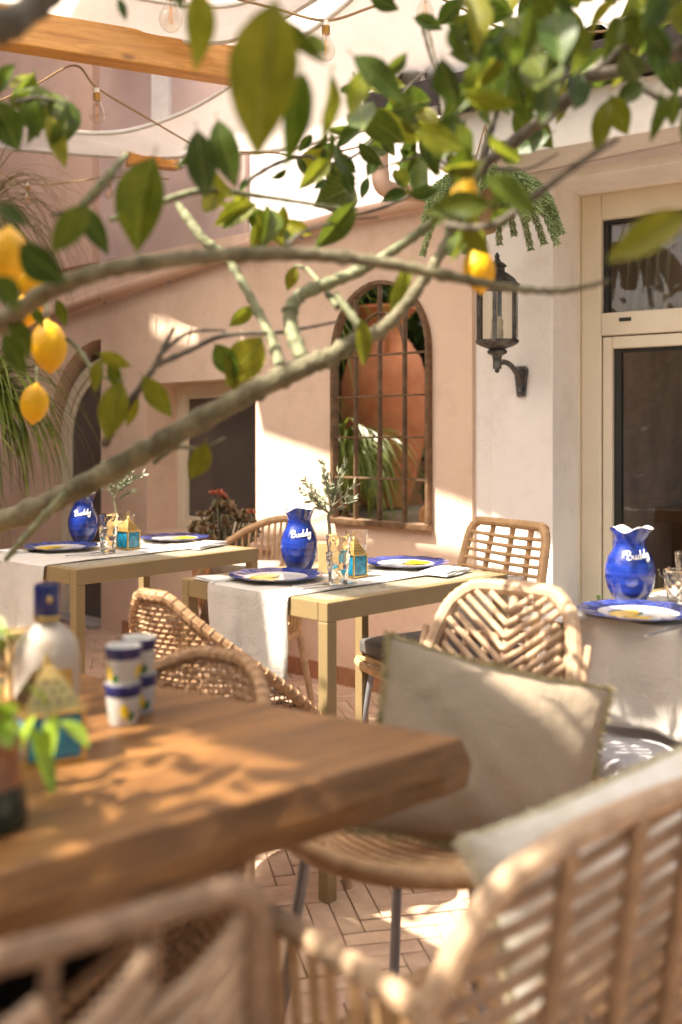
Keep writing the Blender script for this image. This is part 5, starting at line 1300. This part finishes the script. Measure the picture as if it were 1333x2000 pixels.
def succulent(label, pos, W_, H_, n, seed, m=M_JADE, pot=True, red=True, r=.035):
    t = thing('potted_succulent', label, 'succulent', pos); rr = random.Random(seed); z0 = .0
    if pot:
        part('pot', MB().lathe([(.10,0),(.12,.02),(.15,.22),(.16,.24),(.16,.27),(.135,.27),(.13,.24),(.001,.24)], 28), M_CLAY, t); z0 = .25
    b = MB(); st = MB(); rd = MB()
    for k in range(n):
        a = rr.uniform(0,6.28); q = rr.random()**.6; c = Vector((math.cos(a)*W_*q, math.sin(a)*W_*q, z0+H_*(1-q*q*.6)*rr.uniform(.45,1.0))); rosette(b, c, rr.uniform(.7,1.15)*r, 11, rr); st.tube([(c.x*.3,c.y*.3,z0-.02), c*1.0], .005, 5)
        if red and rr.random() < .18:
            c2 = c+Vector((0,0,rr.uniform(.03,.09))); rosette(rd, c2, r*.8, 9, rr); st.tube([c, c2], .003, 4)
    part('rosettes', b, m, t, False, kind='stuff'); part('stems', st, M_BARK, t)
    if red: part('red_tips', rd, mat('red_succulent', (.40,.10,.04), .5, .3, 25), t, False, kind='stuff')
    return t
succulent('reddish green potted succulent in front of the square window', (-.56,4.70,0.36), .17, .28, 60, 3)
tag(part('planter_block', MB().box((-.56,4.70,.18),(.16,.16,.1795)), M_PINK, None, False, .01), 'pink plastered plinth under the reddish succulent', 'plinth')
succulent('small pale green succulent at the foot of the cream window', V(tV(1165,-.15), SILL+.004, -.13), .05, .10, 16, 8, M_SEDUM, False, False, .022)
t = thing('dry_flowers', 'dry brown flower bunch behind the round blue jug', 'flowers', V(tV(1290,-.12), SILL+.004, -.10)); rr = random.Random(5); b = MB(); hd = MB()
for k in range(40):
    a = rr.uniform(0,6.28); e = rr.uniform(.6,1.5); d = Vector((math.cos(a)*math.cos(e),math.sin(a)*math.cos(e),math.sin(e))); L = rr.uniform(.12,.27); b.tube([(0,0,.02), d*L*.5, d*L], .0013, 3); hd.ball(d*L, .006, 6, 4)
part('stems', b, M_STRAW, t); part('flower_heads', hd, mat('dry_flower', (.16,.12,.10), .9, .3, 30), t); part('vase', MB().lathe([(.03,0),(.04,.01),(.045,.06),(.03,.09),(.026,.09),(.001,.02)], 18), M_CLAY, t)

# ------------------------------------------------------------------ lemon tree
tb = Vector((-.92, 2.30, 0))
tr = thing('lemon_tree', 'lemon tree with leafy branches and ripe lemons across the picture', 'lemon tree', tb)
def branch(pts, r, m=M_BARK, name='branch'):
    q = cat([P(*p) if not isinstance(p, Vector) else p for p in pts], 8); n = len(q); rs = []
    q = [v+Vector((math.sin(i*2.3+v.x*9), math.sin(i*1.9+v.z*7), math.sin(i*2.9)))*r[0]*.05 for i, v in enumerate(q)]
    for i in range(n):
        f = i/(n-1)*(len(r)-1); k = min(len(r)-2, int(f)); rr_ = lerp(r[k], r[k+1], f-k); rs.append(rr_*(1+.05*math.sin(i*1.7)+.05*math.sin(i*4.1)+(.16 if i % 11 == 5 else 0)+(.07 if i % 7 == 2 else 0)))
    return part(name, MB().tube(q, rs, 10), m, tr, True, world=True)
branch([tb+Vector((0,0,-.02)), tb+Vector((.0,0,.35)), tb+Vector((.03,-.02,.7)), tb+Vector((.02,-.08,1.1)), tb+Vector((.02,-.2,1.6)), tb+Vector((.1,-.5,2.1))], [.06,.052,.045,.04,.034,.02], M_BARK, 'trunk')
branch([tb+Vector((.03,-.02,.68)), P(-60,1062,1.95), P(60,1000,1.80), P(180,940,1.72), P(300,872,1.68), P(430,800,1.66), P(540,742,1.65), P(620,706,1.65), P(655,696,1.65)], [.030,.024,.020,.0195,.019,.0185,.018,.017,.015])
branch([P(640,702,1.65), P(690,668,1.66), P(740,648,1.67), P(790,598,1.68), P(840,528,1.70), P(880,462,1.72), P(905,400,1.72)], [.016,.0135,.012,.0105,.0095,.0092,.009])
branch([P(892,430,1.72), P(905,400,1.72), P(940,330,1.72), P(1020,265,1.70), P(1120,185,1.66), P(1215,95,1.6), P(1300,20,1.55)], [.0088,.009,.0095,.0105,.0115,.0125,.014], M_BARKD)
branch([tb+Vector((.02,-.10,1.15)), P(-60,668,1.75), P(0,632,1.55), P(90,572,1.42), P(200,530,1.38), P(320,510,1.38), P(450,498,1.40), P(600,497,1.42), P(740,512,1.44), P(880,540,1.46), P(1000,563,1.45), P(1100,568,1.42), P(1190,548,1.4)], [.022,.018,.0155,.013,.012,.0115,.011,.010,.009,.008,.006,.0045,.003], M_BARK)
branch([P(590,700,1.66), P(572,650,1.70), P(568,608,1.72), P(590,575,1.74), P(650,550,1.75), P(720,520,1.75), P(800,468,1.75), P(850,430,1.75)], [.012,.0125,.0125,.012,.0115,.010,.0085,.007], M_TWIG)
branch([P(548,715,1.68), P(530,660,1.74), P(505,610,1.78), P(470,545,1.82), P(440,500,1.84), P(400,470,1.84), P(370,430,1.85), P(345,395,1.86)], [.010,.0085,.008,.008,.009,.0095,.009,.006], M_TWIG)
branch([P(660,600,1.72), P(630,560,1.8), P(600,525,1.85), P(575,520,1.86)], [.006,.005,.004,.003], M_TWIG)
branch([P(712,665,1.66), P(690,620,1.68), P(655,575,1.70)], [.008,.007,.006], M_TWIG)
branch([P(205,868,1.68), P(225,830,1.66), P(262,775,1.64), P(300,720,1.63), P(325,670,1.64), P(340,640,1.64)], [.008,.0065,.006,.005,.004,.003], M_BARKD)
branch([P(300,716,1.63), P(370,685,1.66), P(440,655,1.7), P(540,650,1.75), P(600,640,1.8), P(660,628,1.85)], [.005,.0045,.004,.0035,.003,.002], M_BARKD)
branch([P(315,690,1.63), P(370,650,1.66), P(440,645,1.7)], [.004,.003,.002], M_BARKD)
branch([P(10,1095,1.72), P(40,1060,1.72), P(90,1005,1.72), P(130,965,1.72)], [.004,.006,.007,.008], M_TWIG)
branch([P(300,905,1.7), P(345,875,1.7), P(395,875,1.7), P(440,855,1.7)], [.004,.003,.003,.002], M_TWIG)
branch([P(130,660,1.75), P(160,690,1.75), P(190,730,1.7), P(240,745,1.66)], [.004,.004,.003,.003], M_TWIG)
branch([P(-40,55,1.0), P(20,45,1.03), P(70,10,1.06), P(130,-40,1.1)], [.017,.016,.014,.012], M_BARKD)
branch([tb+Vector((.1,-.5,2.08)), P(-120,190,1.2), P(-60,70,1.02), P(-30,52,1.0)], [.02,.019,.018,.017], M_BARKD)
branch([P(1215,95,1.6), P(1260,170,1.58), P(1330,200,1.56), P(1420,215,1.5)], [.006,.007,.009,.012], M_BARKD)
branch([P(905,400,1.72), P(880,320,1.75), P(870,230,1.8), P(850,120,1.85), P(830,30,1.9)], [.008,.006,.005,.004,.003], M_BARKD)
branch([P(935,340,1.72), P(960,250,1.74), P(985,160,1.74), P(1000,60,1.72)], [.008,.006,.005,.004], M_BARKD)
branch([P(870,440,1.4), P(960,440,1.36), P(1050,380,1.34), P(1130,320,1.3), P(1210,270,1.28)], [.005,.005,.005,.0045,.003], M_BARKD)
branch([P(145,425,1.5), P(180,380,1.5), P(215,340,1.5), P(250,300,1.52)], [.006,.007,.006,.004], M_TWIG)
branch([P(215,430,1.6), P(300,400,1.62), P(400,372,1.64), P(520,385,1.7), P(620,400,1.75), P(700,410,1.8)], [.005,.006,.006,.004,.003,.002], M_TWIG)
branch([P(480,355,1.8), P(540,320,1.85), P(600,305,1.88), P(640,320,1.9), P(700,300,1.95), P(760,240,2.0), P(800,215,2.0)], [.004,.004,.003,.003,.003,.003,.002], M_BARKD)
branch([P(620,400,1.85), P(680,420,1.9), P(750,405,1.95), P(830,370,1.98)], [.003,.003,.003,.002], M_BARKD)
branch([P(1430,330,1.0), P(1380,385,1.0), P(1340,414,1.0)], [.006,.005,.003], M_TWIG)
branch([P(1150,150,1.6), P(1280,120,1.5), P(1400,60,1.4), P(1520,10,1.35)], [.010,.011,.013,.015], M_BARKD)
branch([tb+Vector((.1,-.5,2.08)), Vector((-.5,1.2,2.3)), Vector((.1,1.0,2.25)), Vector((.55,1.2,2.1)), P(1520,10,1.35)], [.024,.022,.020,.018,.016], M_BARKD)

for q in (((640,320,1.9),(680,250,1.92),(700,190,1.95),(690,140,1.95)), ((760,240,2.0),(790,180,2.0),(840,130,2.0)), ((820,30,1.8),(835,90,1.8),(850,140,1.8),(870,200,1.78)), ((560,480,1.45),(600,450,1.6),(680,430,1.75),(740,425,1.8)), ((970,330,1.7),(1030,330,1.6),(1090,300,1.55)), ((880,330,1.75),(840,300,1.8),(800,310,1.85),(740,330,1.9)), ((30,200,1.55),(80,190,1.55),(130,205,1.55)), ((100,420,1.4),(170,400,1.4),(240,330,1.4))):
    branch(list(q), [.0035,.003,.0022,.0015], M_BARKD, 'twig')
def leaf_mesh(m, curl, fold, seed):
    b = MB(); N = 8; rr = random.Random(seed); ph = rr.uniform(0,6)
    ws = [.0,.25,.41,.49,.50,.45,.34,.17,.0]
    vs = []
    for k in range(N+1):
        q = k/N; w_ = ws[k]; z = -curl*q*q+.015*math.sin(q*9+ph)
        for j in (-1,-.5,0,.5,1): vs.append((j*w_, q, z+fold*abs(j)*w_*(1-.3*abs(j))+.02*math.sin(q*14+j*2+ph)*abs(j)*w_))
    b.add(vs, [(5*k+j,5*k+j+1,5*k+j+6,5*k+j+5) for k in range(N) for j in range(4)])
    b.tube([(0,-.10,.02),(0,0,.0),(0,.5,-curl*.25-.004),(0,.95,-curl*.9-.004)], [.018,.016,.010,.003], 5)
    return mesh(b, m, True, 'lemon_leaf')
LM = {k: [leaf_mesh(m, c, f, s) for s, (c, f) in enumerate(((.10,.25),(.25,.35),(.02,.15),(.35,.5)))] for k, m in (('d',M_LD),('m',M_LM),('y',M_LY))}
leaf_rng = random.Random(33)
def leaf(bx, by, tx, ty, w_, d, kind, dd=0., roll=None):
    p0 = P(bx,by,d); p1 = P(tx,ty,d+dd); ax = p1-p0; L = ax.length; y_ = ax.normalized()
    tocam = (Vector((0,0,CAMZ))-p0).normalized(); n_ = (tocam-y_*tocam.dot(y_)).normalized()
    ro = leaf_rng.gauss(0,.45) if roll is None else roll
    n_ = Matrix.Rotation(ro,3,y_)@n_; x_ = y_.cross(n_)
    M = Matrix((( x_.x*L*w_*.86, y_.x*L, n_.x*L, p0.x),(x_.y*L*w_*.86, y_.y*L, n_.y*L, p0.y),(x_.z*L*w_*.86, y_.z*L, n_.z*L, p0.z),(0,0,0,1)))
    o = link('leaf', leaf_rng.choice(LM[kind]), tr); o.matrix_local = tr.matrix_basis.inverted()@M; return o
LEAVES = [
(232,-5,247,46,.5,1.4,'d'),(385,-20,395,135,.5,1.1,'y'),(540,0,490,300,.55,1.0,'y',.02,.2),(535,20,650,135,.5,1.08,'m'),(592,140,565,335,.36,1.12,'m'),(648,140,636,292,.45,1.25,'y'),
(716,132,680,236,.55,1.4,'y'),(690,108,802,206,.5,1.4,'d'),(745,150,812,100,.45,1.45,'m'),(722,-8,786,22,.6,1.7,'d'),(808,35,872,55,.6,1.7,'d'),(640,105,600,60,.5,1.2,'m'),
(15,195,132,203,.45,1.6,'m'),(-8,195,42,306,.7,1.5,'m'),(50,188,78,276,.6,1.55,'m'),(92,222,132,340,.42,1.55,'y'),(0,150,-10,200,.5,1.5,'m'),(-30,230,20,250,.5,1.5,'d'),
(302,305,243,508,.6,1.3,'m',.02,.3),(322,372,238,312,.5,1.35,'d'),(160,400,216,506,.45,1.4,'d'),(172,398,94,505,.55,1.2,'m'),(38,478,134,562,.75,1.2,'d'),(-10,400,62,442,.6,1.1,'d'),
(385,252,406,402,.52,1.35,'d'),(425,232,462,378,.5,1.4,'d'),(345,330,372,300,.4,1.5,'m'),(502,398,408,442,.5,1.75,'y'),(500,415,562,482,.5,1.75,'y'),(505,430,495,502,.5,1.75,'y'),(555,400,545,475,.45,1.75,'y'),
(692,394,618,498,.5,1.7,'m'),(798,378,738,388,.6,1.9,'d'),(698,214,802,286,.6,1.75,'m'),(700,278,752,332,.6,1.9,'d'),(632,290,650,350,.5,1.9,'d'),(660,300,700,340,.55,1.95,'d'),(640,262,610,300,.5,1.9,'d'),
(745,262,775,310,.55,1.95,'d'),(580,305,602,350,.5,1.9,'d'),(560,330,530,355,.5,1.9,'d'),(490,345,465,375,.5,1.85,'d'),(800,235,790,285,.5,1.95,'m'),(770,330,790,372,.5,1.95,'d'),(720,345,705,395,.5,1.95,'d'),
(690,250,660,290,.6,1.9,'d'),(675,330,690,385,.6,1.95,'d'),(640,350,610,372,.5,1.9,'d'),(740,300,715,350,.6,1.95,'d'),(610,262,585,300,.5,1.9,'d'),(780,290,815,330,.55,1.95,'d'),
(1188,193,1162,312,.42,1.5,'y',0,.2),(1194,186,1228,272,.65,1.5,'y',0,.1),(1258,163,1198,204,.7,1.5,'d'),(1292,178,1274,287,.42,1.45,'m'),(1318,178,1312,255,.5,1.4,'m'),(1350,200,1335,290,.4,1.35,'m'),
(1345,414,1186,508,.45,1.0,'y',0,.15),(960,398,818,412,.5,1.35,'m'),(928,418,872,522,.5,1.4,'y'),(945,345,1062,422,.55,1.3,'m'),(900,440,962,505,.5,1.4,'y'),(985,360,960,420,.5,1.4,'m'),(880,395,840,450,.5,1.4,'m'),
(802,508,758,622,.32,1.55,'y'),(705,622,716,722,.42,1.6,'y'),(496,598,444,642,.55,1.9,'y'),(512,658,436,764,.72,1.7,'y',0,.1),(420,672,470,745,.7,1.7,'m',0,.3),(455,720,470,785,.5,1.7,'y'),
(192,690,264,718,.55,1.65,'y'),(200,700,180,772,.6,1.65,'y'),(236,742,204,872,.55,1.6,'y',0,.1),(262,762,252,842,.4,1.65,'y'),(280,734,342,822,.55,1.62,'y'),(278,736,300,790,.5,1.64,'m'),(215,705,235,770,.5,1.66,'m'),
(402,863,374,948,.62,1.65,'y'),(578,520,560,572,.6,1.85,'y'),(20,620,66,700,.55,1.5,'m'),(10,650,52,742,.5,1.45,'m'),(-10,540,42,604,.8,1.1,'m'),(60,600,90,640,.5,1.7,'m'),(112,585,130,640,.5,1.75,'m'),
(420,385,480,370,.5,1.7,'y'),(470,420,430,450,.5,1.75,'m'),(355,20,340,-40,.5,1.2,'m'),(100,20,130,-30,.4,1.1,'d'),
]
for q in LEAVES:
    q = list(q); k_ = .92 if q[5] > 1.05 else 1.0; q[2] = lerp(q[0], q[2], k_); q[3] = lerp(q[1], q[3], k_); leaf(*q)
def inpoly(x, y, poly):
    c = False; j = len(poly)-1
    for i in range(len(poly)):
        if (poly[i][1] > y) != (poly[j][1] > y) and x < (poly[j][0]-poly[i][0])*(y-poly[i][1])/(poly[j][1]-poly[i][1])+poly[i][0]: c = not c
        j = i
    return c
poly = [(850,-60),(1400,-60),(1400,180),(1250,120),(1160,185),(1080,230),(1020,300),(960,330),(900,340),(850,300),(845,200),(900,120),(880,60)]
cnt = 0
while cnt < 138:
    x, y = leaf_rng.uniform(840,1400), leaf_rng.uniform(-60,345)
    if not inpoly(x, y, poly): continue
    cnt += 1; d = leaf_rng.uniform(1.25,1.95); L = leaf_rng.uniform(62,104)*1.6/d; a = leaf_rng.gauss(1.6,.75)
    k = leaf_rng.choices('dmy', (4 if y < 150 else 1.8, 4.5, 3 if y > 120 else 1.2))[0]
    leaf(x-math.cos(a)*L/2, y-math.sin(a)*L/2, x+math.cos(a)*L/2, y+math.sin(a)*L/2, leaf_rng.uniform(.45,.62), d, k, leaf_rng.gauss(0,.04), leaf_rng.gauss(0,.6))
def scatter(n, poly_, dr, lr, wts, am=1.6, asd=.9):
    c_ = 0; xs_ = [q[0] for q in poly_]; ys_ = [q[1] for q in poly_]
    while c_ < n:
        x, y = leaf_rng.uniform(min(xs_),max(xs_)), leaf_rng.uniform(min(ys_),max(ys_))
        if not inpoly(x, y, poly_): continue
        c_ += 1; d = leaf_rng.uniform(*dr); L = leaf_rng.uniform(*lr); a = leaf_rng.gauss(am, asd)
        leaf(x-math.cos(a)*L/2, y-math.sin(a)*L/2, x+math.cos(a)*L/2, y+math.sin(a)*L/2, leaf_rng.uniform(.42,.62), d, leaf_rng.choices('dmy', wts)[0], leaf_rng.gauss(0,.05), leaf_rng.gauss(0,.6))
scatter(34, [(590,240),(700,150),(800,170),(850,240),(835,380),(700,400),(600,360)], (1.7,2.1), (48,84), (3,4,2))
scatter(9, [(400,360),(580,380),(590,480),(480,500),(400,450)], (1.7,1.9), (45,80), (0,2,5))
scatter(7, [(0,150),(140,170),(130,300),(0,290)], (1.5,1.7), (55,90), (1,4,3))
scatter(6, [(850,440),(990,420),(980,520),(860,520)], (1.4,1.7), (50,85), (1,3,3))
# the rest of the crown, above and left of the picture: it throws the leaf shadows on the wooden table
cb = MB(); rr = random.Random(77)
def crown(n, c, s):
    for _ in range(n):
        p = Vector((rr.gauss(c[0],s[0]), rr.gauss(c[1],s[1]), rr.gauss(c[2],s[2])))
        if p.y > .25:
            px = CX+p.x/p.y*FPX; py = HORZ-(p.z-CAMZ)/p.y*FPX
            if -60 < px < 1400 and -60 < py < 2060: continue
        if p.length < .35 or p.z < 1.05: continue
        a = Vector((rr.gauss(0,1),rr.gauss(0,1),rr.gauss(-.3,.8))).normalized(); s_ = a.orthogonal().normalized(); s_ = Matrix.Rotation(rr.uniform(0,6.28),3,a)@s_; L = rr.uniform(.07,.11); n_ = a.cross(s_)*L*.08
        cb.add([p, p+a*L*.3+s_*L*.22+n_, p+a*L*.3-s_*L*.22+n_, p+a*L*.7+s_*L*.2+n_, p+a*L*.7-s_*L*.2+n_, p+a*L-n_], [(0,1,2),(1,3,4,2),(3,5,4)])
crown(520, (-1.15,1.0,1.9), (.38,.55,.32)); crown(220, (-.5,.3,2.15), (.4,.35,.2)); crown(160, (.7,.8,2.3), (.4,.4,.2)); crown(260, (-1.0,.36,2.0), (.22,.22,.15))  # last clump is extra, added to shade the left foreground chair
part('crown_leaves', cb, M_LM, tr, True, world=True, kind='stuff')
def lemon(px, py, d, L, tilt, spin, r=.375):
    b = MB(); prof = [(.02,-.5),(.06,-.485),(.10,-.44),(.20,-.40),(.33,-.28),(.41,-.12),(.43,.0),(.41,.14),(.33,.29),(.20,.39),(.10,.425),(.075,.455),(.05,.48),(.001,.49)]
    b.lathe([(q*L*r/.43*.86, z*L) for q, z in prof], 28)
    c = P(px,py,d); o = part('lemon', b, M_LEMON, tr); o.matrix_local = tr.matrix_basis.inverted()@Matrix.Translation(c)@Matrix.Rotation(tilt,4,'Y')@Matrix.Rotation(spin,4,'Z')
    q = part('lemon_stalk', MB().tube([(0,0,.47*L),(0,.004,.47*L+.03)], .0025, 6), M_TWIG, o); return o
lemon(96,676,1.78,.100,-.06,0); lemon(68,788,1.80,.078,.12,1); lemon(62,545,1.72,.085,-.3,2); lemon(14,500,1.35,.085,.1,3); lemon(936,527,1.55,.078,-.12,4); lemon(905,384,1.38,.058,.5,5); lemon(55,605,1.85,.08,.5,2)
